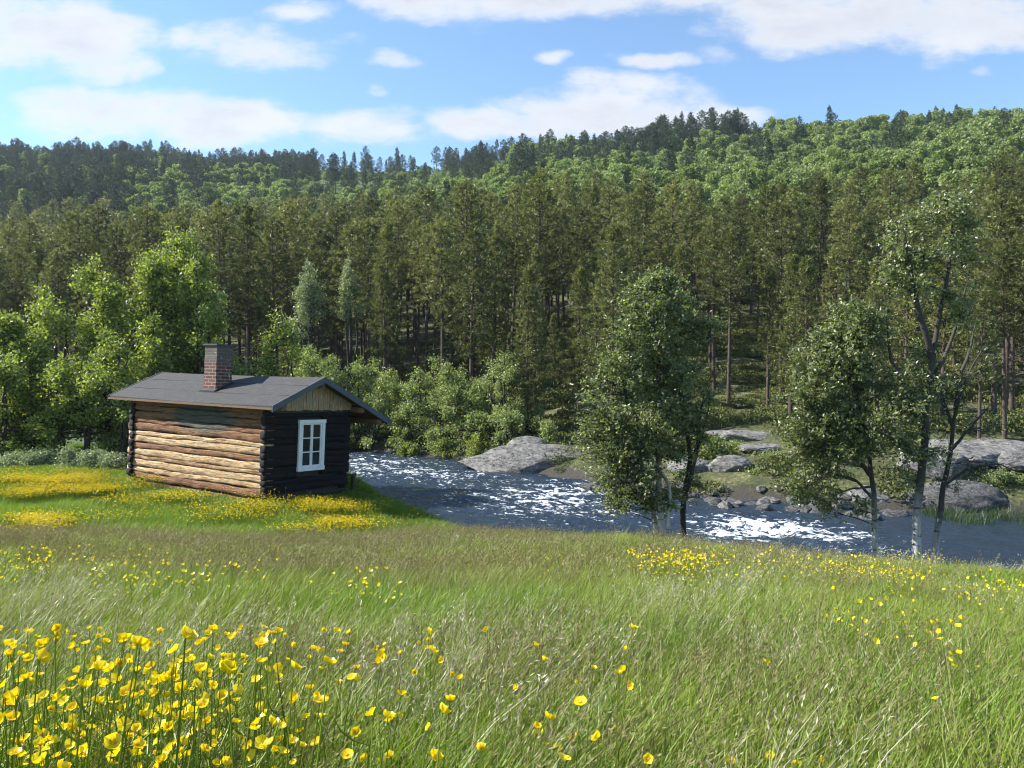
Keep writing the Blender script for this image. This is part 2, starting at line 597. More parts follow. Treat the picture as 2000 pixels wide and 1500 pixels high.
def mat_wood(name, warm=True):
    """hand-hewn logs: val = tone of this log; grain runs along local Y (long wall) or X"""
    m, T, b = mat(name)
    p = objpos(T)
    v = attr(T)
    g = T.noise(T.mapv(p, (1, 1, 1) if not warm else (1, 1, 1)), 1, 1)
    if warm:
        gr = T.noise(T.mapv(p, (8, 1.3, 13)), 2.2, 9, .72, .9)
        kn = T.noise(T.mapv(p, (3, 2.4, 5), (3, 3, 1)), 1.6, 5, .6)
        lo = T.ramp(gr, [(.36, (.035, .016, .010)), (.46, (.17, .07, .026)), (.62, (.31, .145, .055))])
        hi = T.ramp(gr, [(.36, (.07, .035, .018)), (.44, (.38, .215, .095)), (.53, (.56, .385, .20)), (.66, (.68, .54, .35))])
        c = T.mix(T.sstep(T.math('MULTIPLY_ADD', T.math('SUBTRACT', kn, .5), .7, v), .35, .65), lo, hi)
        # soot / weathering stain below the eave
        sep = T.add('ShaderNodeSeparateXYZ')
        T.set(sep.inputs[0], p)
        dy = T.math('DIVIDE', T.math('SUBTRACT', sep.outputs[1], 2.15), 1.05)
        dz = T.math('DIVIDE', T.math('SUBTRACT', sep.outputs[2], 1.52), .30)
        r2 = T.math('ADD', T.math('MULTIPLY', dy, dy), T.math('MULTIPLY', dz, dz))
        st = T.sstep(T.math('ADD', r2, T.math('MULTIPLY', T.math('SUBTRACT', gr, .5), 1.6)), 1.5, .6)
        ck = T.noise(T.mapv(p, (6, .9, 20), (2, 8, 3)), 2.0, 6, .7, 1.2)
        c = T.mix(T.math('MULTIPLY', T.sstep(ck, .57, .64), .8), c, (.045, .024, .014, 1))
        c = T.mix(T.math('MULTIPLY', st, .9), c, T.ramp(gr, [(.35, (.025, .026, .02)), (.6, (.10, .105, .08)), (.75, (.24, .235, .18))]))
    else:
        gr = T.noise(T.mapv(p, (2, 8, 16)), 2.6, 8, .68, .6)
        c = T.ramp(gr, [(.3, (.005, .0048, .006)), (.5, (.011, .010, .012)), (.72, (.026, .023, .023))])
    T.set(b.inputs['Base Color'], c)
    b.inputs['Roughness'].default_value = .8 if warm else .7
    if not warm: b.inputs['Specular IOR Level'].default_value = .25
    bp = T.add('ShaderNodeBump')
    bp.inputs['Strength'].default_value = .9
    bp.inputs['Distance'].default_value = .045
    T.set(bp.inputs['Height'], gr)
    T.set(b.inputs['Normal'], bp.outputs[0])
    return m


M['log_warm'] = mat_wood('hewn_log_warm', True)
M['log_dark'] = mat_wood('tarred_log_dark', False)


def mat_simple(name, c1, c2, sc=20, rough=.8, bump=.3, stretch=(1, 1, 1), spots=None):
    m, T, b = mat(name)
    p = objpos(T)
    n = T.noise(T.mapv(p, stretch), sc, 7, .65)
    c = T.ramp(n, [(.32, c1), (.68, c2)])
    if spots:
        n2 = T.noise(T.mapv(p, stretch, (5, 5, 5)), sc * .3, 5, .6)
        c = T.mix(T.sstep(n2, .5, .65), c, (*spots, 1))
    T.set(b.inputs['Base Color'], c)
    b.inputs['Roughness'].default_value = rough
    bp = T.add('ShaderNodeBump')
    bp.inputs['Strength'].default_value = bump
    bp.inputs['Distance'].default_value = .01
    T.set(bp.inputs['Height'], n)
    T.set(b.inputs['Normal'], bp.outputs[0])
    return m


M['felt'] = mat_simple('roofing_felt', (.030, .030, .032), (.052, .051, .054), 26, .92, .6, spots=(.058, .056, .050))
M['trim'] = mat_simple('dark_trim_paint', (.055, .07, .09), (.09, .11, .135), 12, .6, .2)
M['soffit'] = mat_simple('weathered_board', (.09, .05, .03), (.24, .15, .09), 9, .85, .3, (1, 6, 6))
M['plank'] = mat_simple('gable_board', (.12, .06, .03), (.62, .44, .24), 5, .85, .6, (9, 4, 1.0), spots=(.27, .25, .19))
M['white'] = mat_simple('white_paint', (.70, .74, .76), (.82, .84, .85), 8, .45, .15)
M['stone'] = mat_simple('foundation_stone', (.14, .14, .135), (.34, .33, .31), 6, .9, .6)
M['oldwood'] = mat_simple('old_dark_plank', (.02, .018, .017), (.06, .052, .045), 10, .8, .4, (1, 6, 6))
M['metal'] = mat_simple('chimney_cap_metal', (.03, .03, .032), (.07, .07, .07), 12, .6, .2)
mg, Tg, bg_ = mat('window_glass')
bg_.inputs['Base Color'].default_value = (.012, .014, .014, 1)
bg_.inputs['Roughness'].default_value = .04
bg_.inputs['Specular IOR Level'].default_value = .5
M['glass'] = mg


def mat_brick():
    m, T, b = mat('chimney_brick')
    p = objpos(T)
    sep = T.add('ShaderNodeSeparateXYZ')
    T.set(sep.inputs[0], p)
    cb = T.add('ShaderNodeCombineXYZ')
    T.set(cb.inputs[0], T.math('ADD', sep.outputs[0], sep.outputs[1]))
    T.set(cb.inputs[1], sep.outputs[2])
    br = T.add('ShaderNodeTexBrick')
    T.set(br.inputs['Vector'], cb.outputs[0])
    br.inputs['Scale'].default_value = 1
    br.inputs['Brick Width'].default_value = .23
    br.inputs['Row Height'].default_value = .075
    br.inputs['Mortar Size'].default_value = .012
    br.inputs['Color1'].default_value = (.15, .042, .026, 1)
    br.inputs['Color2'].default_value = (.075, .035, .028, 1)
    br.inputs['Mortar'].default_value = (.22, .20, .17, 1)
    n = T.noise(p, 5.5, 7, .7)
    hz = T.sstep(T.math('MULTIPLY_ADD', n, .5, sep.outputs[2]), 2.85, 3.15)
    c = T.mix(T.math('MULTIPLY', hz, .82), br.outputs['Color'], (.10, .092, .08, 1))
    c = T.mix(T.sstep(n, .60, .66), c, (.40, .37, .33, 1))
    T.set(b.inputs['Base Color'], c)
    b.inputs['Roughness'].default_value = .9
    bp = T.add('ShaderNodeBump')
    bp.inputs['Strength'].default_value = .8
    bp.inputs['Distance'].default_value = .012
    T.set(bp.inputs['Height'], T.math('MULTIPLY_ADD', br.outputs['Fac'], -.7, n))
    T.set(b.inputs['Normal'], bp.outputs[0])
    return m


M['brick'] = mat_brick()


# ------------------------------------------------------------------ ground, river
def build_ground():
    rs = [0]
    r = .35
    while r < 3600:
        rs.append(r)
        r *= 1.028 if r < 70 else 1.045
    rs = np.array(rs[1:])
    az = np.r_[np.linspace(-math.pi, -.9, 60, endpoint=False), np.linspace(-.9, .9, 520, endpoint=False), np.linspace(.9, math.pi, 60, endpoint=False)]
    na = len(az); nr = len(rs)
    R_, A_ = np.meshgrid(rs, az, indexing='ij')
    x = R_ * np.sin(A_); y = R_ * np.cos(A_)
    z = ground_z(x, y)
    t = y - y_far(x)
    zone = np.where(t > -3, .5 * sm(t, -3, -1) + .5 * sm(t, 120, 190), 0)
    v = np.stack([x, y, z], -1).reshape(-1, 3)
    i = np.arange(nr - 1)[:, None] * na; j = np.arange(na)[None, :]
    q = np.stack([i + j, i + na + j, i + na + (j + 1) % na, i + (j + 1) % na], -1).reshape(-1, 4)
    mb = MB()
    mb.add(v, q, val=zone.reshape(-1))
    c = np.array([[0, 0, gz(0, 0)]])
    mb.v.append(c); mb.a.append(np.zeros(1)); mb.n += 1
    ci = mb.n - 1
    tr = np.stack([np.full(na, ci), np.arange(na), (np.arange(na) + 1) % na], -1)
    mb.t.append(tr); mb.tm.append(np.zeros(na))
    o = mb.obj('ground', M['ground'], smooth=True)
    tag(o, 'sloping meadow bank, forest floor and hillside as one sheet of land', 'ground', kind='structure')


build_ground()


def build_water():
    xs = np.r_[np.linspace(-60, -14, 60, endpoint=False), np.arange(-14, 22, .06), np.linspace(22, 60, 60)]
    ns = 380
    s = np.linspace(0, 1, ns)
    X, S = np.meshgrid(xs, s, indexing='ij')
    y0 = y_near(X) - 0.2 + 1.5; y1 = y_far(X) + .9
    Y = y0 + (y1 - y0) * S
    # flow coordinate: along the bank / across
    al = X * .93 - Y * .36; ac = X * .36 + Y * .93
    px, py = pix(X, Y, np.full_like(X, WATER))
    def g(cx, cy, rx, ry): return np.exp(-(((px - cx) / rx) ** 2 + ((py - cy) / ry) ** 2))
    rap = np.clip(.50 * g(720, 905, 130, 30) + .45 * g(880, 930, 160, 28) + .14 * g(860, 985, 170, 30) + .55 * g(1130, 965, 130, 32) + .35 * g(1200, 1010, 160, 26) +
                  .95 * g(1470, 1028, 120, 24) + .6 * g(1590, 1040, 90, 18) + .5 * g(1420, 1050, 70, 18) + .35 * g(1000, 985, 160, 30) +
                  .45 * g(1660, 1060, 120, 22) + .25 * g(1760, 1085, 100, 12) + .4 * g(1520, 975, 90, 12) + .3 * g(1250, 965, 100, 20) , 0, 1)
    rap = rap * np.where((Y > 8), 1, .3)
    wave = fbm(al * .9, ac * 1.7, 4, 3) - .5
    rip = 1 - np.abs(fbm(al * 2.2 + wave * 2, ac * 4.0, 4, 11) - .5) * 2
    fine = fbm(al * 5, ac * 8, 3, 15) - .5
    amp = .05 + .16 * rap
    Z = WATER + amp * (wave * 2.0 + (rip - .7) * .9) + fine * (.02 + .05 * rap)
    st = fbm(al * 2.6 + 40, ac * 9.0, 5, 21, .62)
    foam = (rip - .74) * 1.0 + (st - .5) * (1.1 + 1.1 * rap) + rap * .85 - .17
    foam = np.clip(foam, 0, 1.2)
    na, nb = X.shape
    i = np.arange(na - 1)[:, None] * nb; j = np.arange(nb - 1)[None, :]
    q = np.stack([i + j, i + nb + j, i + nb + j + 1, i + j + 1], -1).reshape(-1, 4)
    mb = MB()
    mb.add(np.stack([X, Y, Z], -1).reshape(-1, 3), q, val=foam.reshape(-1))
    o = mb.obj('river', M['water'], smooth=True)
    tag(o, 'dark blue fast river with white foam', 'river', kind='structure')


build_water()

# ------------------------------------------------------------------ the log cabin
CY, CX_, CL = 1.011, .011, .051
Rz = Matrix.Rotation(CY, 4, 'Z'); Rx_ = Matrix.Rotation(CX_, 4, 'X'); Ry_ = Matrix.Rotation(CL, 4, 'Y')
CAB = Matrix.Translation((-5.041, 15.652, -2.864)) @ Rz @ Rx_ @ Ry_
CW, CLn, CH = 2.311, 4.836, 1.80
RXc, RISE, TP = 1.159, 2.521, math.tan(.417)
OVN, OVF, OL, OR = .354, .559, .222, 1.041


def roof_z(x): return RISE - abs(x - RXc) * TP


def boxv(x0, x1, y0, y1, z0, z1):
    v = [(x, y, z) for x in (x0, x1) for y in (y0, y1) for z in (z0, z1)]
    q = [(0, 1, 3, 2), (4, 6, 7, 5), (0, 4, 5, 1), (2, 3, 7, 6), (0, 2, 6, 4), (1, 5, 7, 3)]
    return np.array(v, float), np.array(q)


def log(axis, a0, a1, off, zc, h, th, seed, tone, rng):
    """a hand-hewn log along local x ('x') or y ('y') centred at off, zc"""
    n = 46
    t = np.linspace(a0, a1, n)
    k = 12
    ang = np.arange(k) / k * 2 * math.pi
    ang = ang + .13
    prof_c = np.sign(np.cos(ang)) * np.abs(np.cos(ang)) ** .38
    prof_s = np.sign(np.sin(ang)) * np.abs(np.sin(ang)) ** .55
    wob = (fbm(t * 1.3 + seed * 7.7, np.full(n, seed * 3.1), 3, seed) - .5) * .075
    hw = 1 + (fbm(t * 2.2 + seed, np.full(n, seed * 1.7), 3, seed + 9) - .5) * .30
    v = []
    for i in range(n):
        jit = (fbm(np.full(k, t[i] * 5 + seed), ang * 2.2, 2, seed + 4) - .5) * .035
        c = prof_c * (th / 2 + jit); s = prof_s * (h / 2 * hw[i]) + wob[i]
        if i in (0, n - 1):
            c = c * .93; s = s * .93
        if axis == 'y':
            v.append(np.stack([off + c, np.full(k, t[i]), zc + s], 1))
        else:
            v.append(np.stack([np.full(k, t[i]), off + c, zc + s], 1))
    v = np.concatenate(v)
    i = np.arange(n - 1)[:, None] * k; j = np.arange(k)[None, :]
    q = np.stack([i + j, i + (j + 1) % k, i + k + (j + 1) % k, i + k + j], -1).reshape(-1, 4)
    v = np.vstack([v, v[:k].mean(0), v[-k:].mean(0)])
    m = n * k
    t1 = [(m, (j2 + 1) % k, j2) for j2 in range(k)]
    t2 = [(m + 1, (n - 1) * k + j2, (n - 1) * k + (j2 + 1) % k) for j2 in range(k)]
    return v, q, np.array(t1 + t2)


def build_cabin():
    rng = np.random.default_rng(4)
    root = thing('log_cabin', 'small old log cabin with grey felt roof, brick chimney and white window above the river', 'cabin', mat=CAB)
    th = .17
    ncr = 13
    # tones from bottom to top of the long wall as in the photograph
    tones = [.1, .62, .85, .45, .95, .35, .9, .75, .3, .0, .0, .0, .0, .1]
    zs = np.linspace(-.02, CH + .06, ncr + 1)
    zs[1:-1] += rng.uniform(-.028, .028, ncr - 1)
    for wall, (axis, off, a0, a1) in {'side_wall': ('y', 0.0, .02, CLn + .05), 'rear_side_wall': ('y', CW, .02, CLn + .05),
                                      'gable_wall': ('x', 0.0, -.045, CW + .05), 'far_gable_wall': ('x', CLn, -.045, CW + .05)}.items():
        mb = MB()
        for i in range(-1, ncr):
            if i < 0:
                zc = -.15; h = .16
            else:
                zc = (zs[i] + zs[i + 1]) / 2 + (0 if axis == 'y' else .07); h = (zs[i + 1] - zs[i]) * 1.0
            if axis == 'x' and i == ncr - 1:
                continue
            dx = rng.uniform(-.03, .03) if axis == 'x' else 0.0
            inset = th / 2
            o = off + (inset if off == 0 else -inset)
            segs = [(a0 - dx, a1 + rng.uniform(-.04, .05))]
            tone = tones[min(max(i, 0), len(tones) - 1)]
            if axis == 'x' and wall == 'gable_wall' and zc + h / 2 > .47 and zc - h / 2 < 1.62:
                segs = [(a0 - dx, .80), (1.53, a1 + .02)]
            for s0, s1 in segs:
                v, q, t = log(axis, s0, s1, o, zc, h * 1.02, th, i + 20 + (0 if axis == 'y' else 50) + int(off * 9), tone, rng)
                mb.add(v, q, t, val=tone)
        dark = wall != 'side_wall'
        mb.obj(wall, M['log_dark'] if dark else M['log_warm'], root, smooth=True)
    # dark lining closing the joints
    mb = MB()
    v, q = boxv(.1, CW - .1, .1, CLn - .1, -.1, CH - .02); mb.add(v, q)
    mb.obj('inner_lining', M['oldwood'], root)
    mb = MB()
    v, q = boxv(.12, CW - .12, .12, CLn - .12, -.8, -.101); mb.add(v, q)
    mb.obj('foundation', M['stone'], root)
    # foundation stones
    ic, fc = ico(3)
    for i, (x, y, sx, sy, sz) in enumerate([(.1, .05, .36, .22, .16), (.75, .03, .3, .18, .12), (1.5, .05, .34, .2, .14), (2.15, .06, .42, .26, .17), (.05, 1.0, .2, .4, .13), (.03, 2.2, .18, .4, .12), (.05, 3.4, .2, .45, .12), (2.2, 2.2, .25, .4, .16), (2.2, 4.6, .3, .3, .15), (.1, 4.7, .3, .3, .12)]):
        v = ic * [sx, sy, sz] * (1 + (n3(ic, 1.3, i) - .5)[:, None] * .6) + [x, y, -.29]
        mb = MB(); mb.add(v, t=fc)
        mb.obj('foundation_stone', M['stone'], root)
    # roof: two felt slabs
    tk = .055
    y0, y1 = -OVN, CLn + OVF
    def slab(xa, xb, name):
        mb = MB()
        nx, ny = 8, 40
        xs = np.linspace(xa, xb, nx); ys = np.linspace(y0, y1, ny)
        X, Y = np.meshgrid(xs, ys, indexing='ij')
        Zt = RISE - np.abs(X - RXc) * TP + (fbm(X * 1.5, Y * .8, 3, 3) - .5) * .022 - .05 * np.sin((Y - y0) / (y1 - y0) * math.pi) * .5
        top = np.stack([X, Y, Zt], -1).reshape(-1, 3); bot = top - [0, 0, tk]
        i = np.arange(nx - 1)[:, None] * ny; j = np.arange(ny - 1)[None, :]
        q = np.stack([i + j, i + ny + j, i + ny + j + 1, i + j + 1], -1).reshape(-1, 4)
        N = nx * ny
        ring = np.r_[np.arange(ny), (np.arange(1, nx) * ny + ny - 1), ((nx - 1) * ny + np.arange(ny - 2, -1, -1)), (np.arange(nx - 2, 0, -1) * ny)]
        r2 = np.roll(ring, -1)
        side = np.stack([ring, r2, r2 + N, ring + N], -1)
        mb.add(np.vstack([top, bot]), np.vstack([q, q[:, ::-1] + N, side]))
        return mb.obj(name, M['felt'], root)
    s1 = slab(-OL, RXc - .0015, 'roof')
    s2 = slab(RXc + .0015, CW + OR, 'roof')
    # felt lap seams (slightly raised edges of the overlapping sheets)
    mb = MB()
    for fx in (.35, .70):
        x = -OL + (RXc + OL) * fx
        ys = np.linspace(y0 + .01, y1 - .01, 60)
        zt = RISE - abs(x - RXc) * TP + (fbm(np.full(60, x * 1.5), ys * .8, 3, 3) - .5) * .022 - .025 * np.sin((ys - y0) / (y1 - y0) * math.pi)
        wob = .012 * np.sin(ys * 2.3)
        a = np.stack([x + wob, ys, zt + .009], 1); b = np.stack([x + wob + .05, ys, zt + .05 * TP + .002], 1); c = np.stack([x + wob, ys, zt - .002], 1)
        i = np.arange(59)
        mb.add(np.vstack([a, b, c]), np.vstack([np.stack([i, i + 60, i + 61, i + 1], 1), np.stack([i + 120, i, i + 1, i + 121], 1)]))
    mb.obj('felt_seam', M['felt'], root)
    # ridge felt strip
    # barge boards on both gables, following the slopes
    for yb in (y0 - .024, y1 + .003):
        for xa, xb in ((-OL - .02, RXc), (RXc, CW + OR + .02)):
            za = roof_z(xa); zb = roof_z(xb)
            v = []
            for yy in (yb, yb + .021):
                for xx, zz in ((xa, za), (xb, zb)):
                    v += [(xx, yy, zz + .014), (xx, yy, zz - .115)]
            v = np.array(v)
            q = [(0, 1, 3, 2), (4, 6, 7, 5), (0, 2, 6, 4), (1, 5, 7, 3), (0, 4, 5, 1), (2, 3, 7, 6)]
            mb = MB(); mb.add(v, q)
            mb.obj('barge_board', M['trim'], root)
    # eave boards
    for xx, nm in ((-OL - .022, 'eave_board'), (CW + OR + .002, 'eave_board')):
        zc = roof_z(xx)
        mb = MB(); v, q = boxv(xx, xx + .02, y0, y1, zc - .075, zc - .03); mb.add(v, q)
        mb.obj(nm, M['soffit'], root)
    # purlins carrying the overhang
    for xx in (RXc, CW + .10, .09, CW + .72):
        zz = roof_z(xx) - tk - .075 - .03
        v, q, t = log('y', y0 + .03, y1 - .04, xx, zz, .13, .13, int(xx * 10), .3, rng)
        mb = MB(); mb.add(v, q, t, val=.3); mb.obj('purlin', M['soffit'], root, smooth=True)
    # soffit boards under the wide overhang
    mb = MB()
    nb = 9
    for i in range(nb):
        xa = CW + .0 + (OR - .03) * i / nb; xb = CW + (OR - .03) * (i + 1) / nb - .006
        za, zb = roof_z(xa) - tk - .004, roof_z(xb) - tk - .004
        v = np.array([(xa, y0 + .02, za), (xb, y0 + .02, zb), (xb, y1 - .02, zb), (xa, y1 - .02, za),
                      (xa, y0 + .02, za - .018), (xb, y0 + .02, zb - .018), (xb, y1 - .02, zb - .018), (xa, y1 - .02, za - .018)])
        mb.add(v, [(0, 1, 2, 3), (7, 6, 5, 4), (0, 4, 5, 1), (1, 5, 6, 2), (2, 6, 7, 3), (3, 7, 4, 0)])
    mb.obj('soffit', M['soffit'], root)
    # gable triangles: vertical boards, each a bit different in length and depth
    for yb, sgn in ((-.045, -1), (CLn + .01, 1)):
        mb = MB()
        x = -.02
        while x < CW + .0:
            w = rng.uniform(.055, .10)
            x2 = min(x + w, CW + .02)
            zb = CH - .005 + rng.uniform(-.012, .012)
            zt1 = roof_z(x) - tk - .01; zt2 = roof_z(x2) - tk - .01
            if min(zt1, zt2) > zb + .02:
                d = rng.uniform(0, .014)
                ya, yc = yb - d, yb + .022
                xx2 = x2 - .005
                v = np.array([(x, ya, zb), (xx2, ya, zb), (xx2, ya, zt2), (x, ya, zt1), (x, yc, zb), (xx2, yc, zb), (xx2, yc, zt2), (x, yc, zt1)])
                mb.add(v, [(0, 1, 2, 3), (5, 4, 7, 6), (0, 4, 5, 1), (1, 5, 6, 2), (3, 2, 6, 7), (4, 0, 3, 7)], val=rng.uniform(0, 1))
            x = x2
        mb.obj('gable_boarding', M['plank'], root)
        mb = MB()
        v = np.array([(.02, yb + .03, CH - .05), (CW - .02, yb + .03, CH - .05), (CW - .02, yb + .03, roof_z(CW) - tk - .02), (RXc, yb + .03, RISE - tk - .02), (.02, yb + .03, roof_z(.02) - tk - .02)])
        mb.v.append(v); mb.a.append(np.zeros(5)); mb.n = 5
        mb.t.append(np.array([(0, 1, 2), (0, 2, 3), (0, 3, 4)])); mb.tm.append(np.zeros(3))
        mb.obj('gable_backing', M['oldwood'], root)
    # window
    wx, wz, ww, wh = .793, .49, .745, 1.10
    win = MB()
    yo = -.045
    c = .085
    for a in ((wx, wx + c, wz + .0, wz + wh), (wx + ww - c, wx + ww, wz, wz + wh)):
        v, q = boxv(a[0], a[1], yo, .0, a[2], a[3]); win.add(v, q)
    for a in ((wz + wh - .075, wz + wh + .002), (wz - .003, wz + .085)):
        v, q = boxv(wx - .012, wx + ww + .012, yo - .012, .002, a[0], a[1]); win.add(v, q)
    wo = win.obj('window', M['white'], root)
    fr = MB()
    x0, x1, z0, z1 = wx + c + .002, wx + ww - c - .002, wz + .087, wz + wh - .077
    mx = (x0 + x1) / 2
    for a in ((x0, x0 + .035), (mx - .034, mx - .002), (mx + .002, mx + .034), (x1 - .035, x1)):
        v, q = boxv(a[0], a[1], -.03, .03, z0, z1); fr.add(v, q)
    for i in range(4):
        zz = z0 + (z1 - z0 - .03) * i / 3
        for a, b in ((x0 + .036, mx - .035), (mx + .035, x1 - .036)):
            v, q = boxv(a, b, -.027, .02, zz, zz + (.03 if i in (0, 3) else .024)); fr.add(v, q)
    fr.obj('window_sash', M['white'], wo)
    gl = MB(); v, q = boxv(x0 + .01, x1 - .01, -.008, -.002, z0 + .01, z1 - .01); gl.add(v, q)
    gl.obj('pane', M['glass'], wo)
    # chimney
    ch = MB()
    xa, xb, ya, yb, zt = .33, .76, 2.18, 2.60, roof_z(.33) + 1.0
    nz = 14
    ring = []
    for k in range(nz + 1):
        z = roof_z(.33) - .35 + (zt - roof_z(.33) + .35) * k / nz
        j = rng.uniform(-.006, .006, 4)
        ring += [(xa + j[0], ya + j[1], z), (xb + j[2], ya + j[1], z), (xb + j[2], yb + j[3], z), (xa + j[0], yb + j[3], z)]
    q = [(k * 4 + a, k * 4 + (a + 1) % 4, k * 4 + 4 + (a + 1) % 4, k * 4 + 4 + a) for k in range(nz) for a in range(4)]
    ch.add(np.array(ring), np.array(q))
    co = ch.obj('chimney', M['brick'], root)
    cp = MB()
    for (e, z0, z1) in ((.035, zt + .0, zt + .035),):
        v, q = boxv(xa - e, xb + e, ya - e, yb + e, z0, z1); cp.add(v, q)
    cp.obj('chimney_cap', M['metal'], co)
    fl = MB()
    for i, (x0, x1, y0_, y1_) in enumerate(((xa - .07, xa, ya - .06, yb + .06), (xa, xb, ya - .07, ya), (xa, xb, yb, yb + .07))):
        v = []
        for (x, y) in ((x0, y0_), (x1, y0_), (x1, y1_), (x0, y1_)):
            v.append((x, y, roof_z(x) + .012 - .02))
        for (x, y) in ((x0, y0_), (x1, y0_), (x1, y1_), (x0, y1_)):
            v.append((x, y, roof_z(x) + (.03 if i == 0 and x == x1 else .016)))
        fl.add(np.array(v), [(4, 5, 6, 7), (0, 1, 5, 4), (1, 2, 6, 5), (2, 3, 7, 6), (3, 0, 4, 7)])
    fl.obj('chimney_flashing', M['felt'], co)
    # door on the river side (hidden from the photograph's standpoint but part of the cabin)
    dr = MB()
    for i in range(5):
        v, q = boxv(CW + .004, CW + .03, 1.0 + i * .15, 1.0 + i * .15 + .145, .02, 1.55); dr.add(v, q)
    do = dr.obj('door', M['oldwood'], root)
    hd = MB(); v, q = boxv(CW + .031, CW + .06, 1.62, 1.65, .75, .9); hd.add(v, q); hd.obj('handle', M['metal'], do)
    return root


build_cabin()


def build_step():
    m = CAB @ Matrix.Translation((CW + .12, .1, -.36))
    root = thing('wooden_step', 'low dark wooden step with a short post at the river corner of the cabin', 'step', mat=m)
    def part(n, *b):
        mb = MB(); v, q = boxv(*b); mb.add(v, q); mb.obj(n, M['oldwood'], root)
    part('tread', -.05, .42, .0, .75, .27, .31)
    part('riser', -.02, .38, .02, .05, -.05, .268)
    part('riser', -.02, .38, .69, .72, -.05, .268)
    part('lower_tread', .43, .72, .0, .75, .06, .10)
    part('lower_support', .46, .69, .04, .70, -.15, .058)
    part('post', .10, .17, -.09, -.02, -.1, .62)
    part('rail', -.12, .22, -.085, -.025, .622, .67)


build_step()


# ------------------------------------------------------------------ rocks
def rock(label, x, y, sx, sy, sz, seed, m, rot=0, sink=.35, group=None, sub=5, z=None, rough=.35, cuts=7):
    v, f = ico(sub)
    d = (n3(v, 1.0, seed) - .5) * 1.1 * rough * 2 + (n3(v, 3.2, seed + 5) - .5) * .35 * rough * 2
    v = v * (1 + d[:, None])
    # flatten some faces so it breaks like granite
    rng = np.random.default_rng(seed)
    for _ in range(cuts):
        n = rng.normal(size=3); n /= np.linalg.norm(n)
        h = rng.uniform(.55 if cuts > 10 else .72, .9)
        dd = v @ n - h
        v = v - np.where(dd > 0, dd * .85, 0)[:, None] * n
    v = v + (n3(v * 3, 1.8, seed + 9) - .5)[:, None] * v * .10
    v = v * [sx, sy, sz]
    c, s = math.cos(rot), math.sin(rot)
    v = v @ np.array([[c, s, 0], [-s, c, 0], [0, 0, 1]])
    mb = MB(); mb.add(v, t=f)
    o = mb.obj('rock', m, smooth=cuts < 10)
    zz = gz(x, y) if z is None else z
    o.location = (x, y, zz + sz * (1 - 2 * sink) * .5)
    return tag(o, label, 'rock', group)


def find_D(px, py, lo=24, hi=120):
    u = (px - 1000) / 1500
    for D in np.arange(lo, hi, .25):
        x = u * D
        _, yy = pix(x, D, gz(x, D))
        if D > float(y_far(x)) + 1.5 and yy < py:
            return D
    return 60.


rng0 = np.random.default_rng(12)
p0 = P(1030, 925, 31.5)
bo = rock('large smooth grey boulder sloping into the river, left of the birch clump', p0[0] + .35, 32.0, 2.95, 1.7, .98, 7, M['rock'], .05, .2, sub=6, z=-4.85, rough=.3)
rock('rounded pale hump of rock on top of the large grey boulder', P(1030, 880, 33)[0], 32.9, 1.0, .8, .55, 9, M['rock'], .2, .3, z=-4.0, sub=5, rough=.2)
# right shore big rocks
SLABS = []
for i, (px, py, D, sx, sy, sz, mt, lab) in enumerate([
        (1410, 838, 37, 1.1, 1.0, .25, 'rock', 'pale flat stone slab left in the open clearing'),
        (1490, 868, 34, 1.3, 1.0, .28, 'rock', 'pale stone slab at the foot of the open clearing'),
        (1960, 872, 30, 1.5, 1.2, .45, 'rock', 'pale rock slab at the right edge above the flat outcrop'),
        (1860, 868, 30, 1.2, 1.0, .35, 'rock', 'small pale slab left of the flat outcrop'),
        (1690, 985, 24.0, 1.0, .8, .55, 'rock', 'grey weathered rock at the waterline between the birches'),
        (1850, 990, 23.5, 1.7, 1.0, .75, 'rock_dark', 'big rock with shade in its dark colour beside the reeds'),
        (1760, 960, 25.5, 1.4, 1.0, .6, 'rock_dark', 'dark flat rock behind the trunk of the tallest birch'),
        (1830, 905, 27.5, 1.5, 1.1, .75, 'rock', 'grey boulder half in shade above the dark shaded rocks'),
        (1905, 885, 29.5, 2.3, 1.4, .5, 'rock', 'pale flat rock outcrop below the pines on the right'),
        (1990, 900, 28.0, 1.3, 1.0, .55, 'rock', 'pale grey boulder cut by the right edge of the picture'),
        (1640, 975, 25.0, .8, .7, .4, 'rock_dark', 'small dark rock left of the thin birch trunk'),
        (1430, 905, 31.0, 1.0, .8, .5, 'rock', 'mossy grey rock among heather on the far bank'),
        (1455, 845, 37.0, 1.6, 1.0, .35, 'rock', 'low pale rock in the open clearing of the far bank'),
        (1350, 905, 31.5, 1.1, .8, .55, 'rock', 'grey rock behind the birch clump on the far bank'),
        (2080, 960, 24.5, 1.6, 1.2, .9, 'rock_dark', 'dark rock on the far shore right of the reeds')]):
    if py < 925:
        D = find_D(px, py + 12)
        x = (px - 1000) / 1500 * D
        SLABS.append((x, D, sx, sy))
        rock(lab, x, D, sx * .78, sy * .8, sz * .72, 40 + i, M[mt], rng0.uniform(-.4, .4), .36, z=gz(x, D), cuts=10)
        continue
    p = P(px, py, D)
    rock(lab, p[0], D, sx, sy, sz, 40 + i, M[mt], rng0.uniform(-.4, .4), .35, z=max(p[2] - .1, WATER))
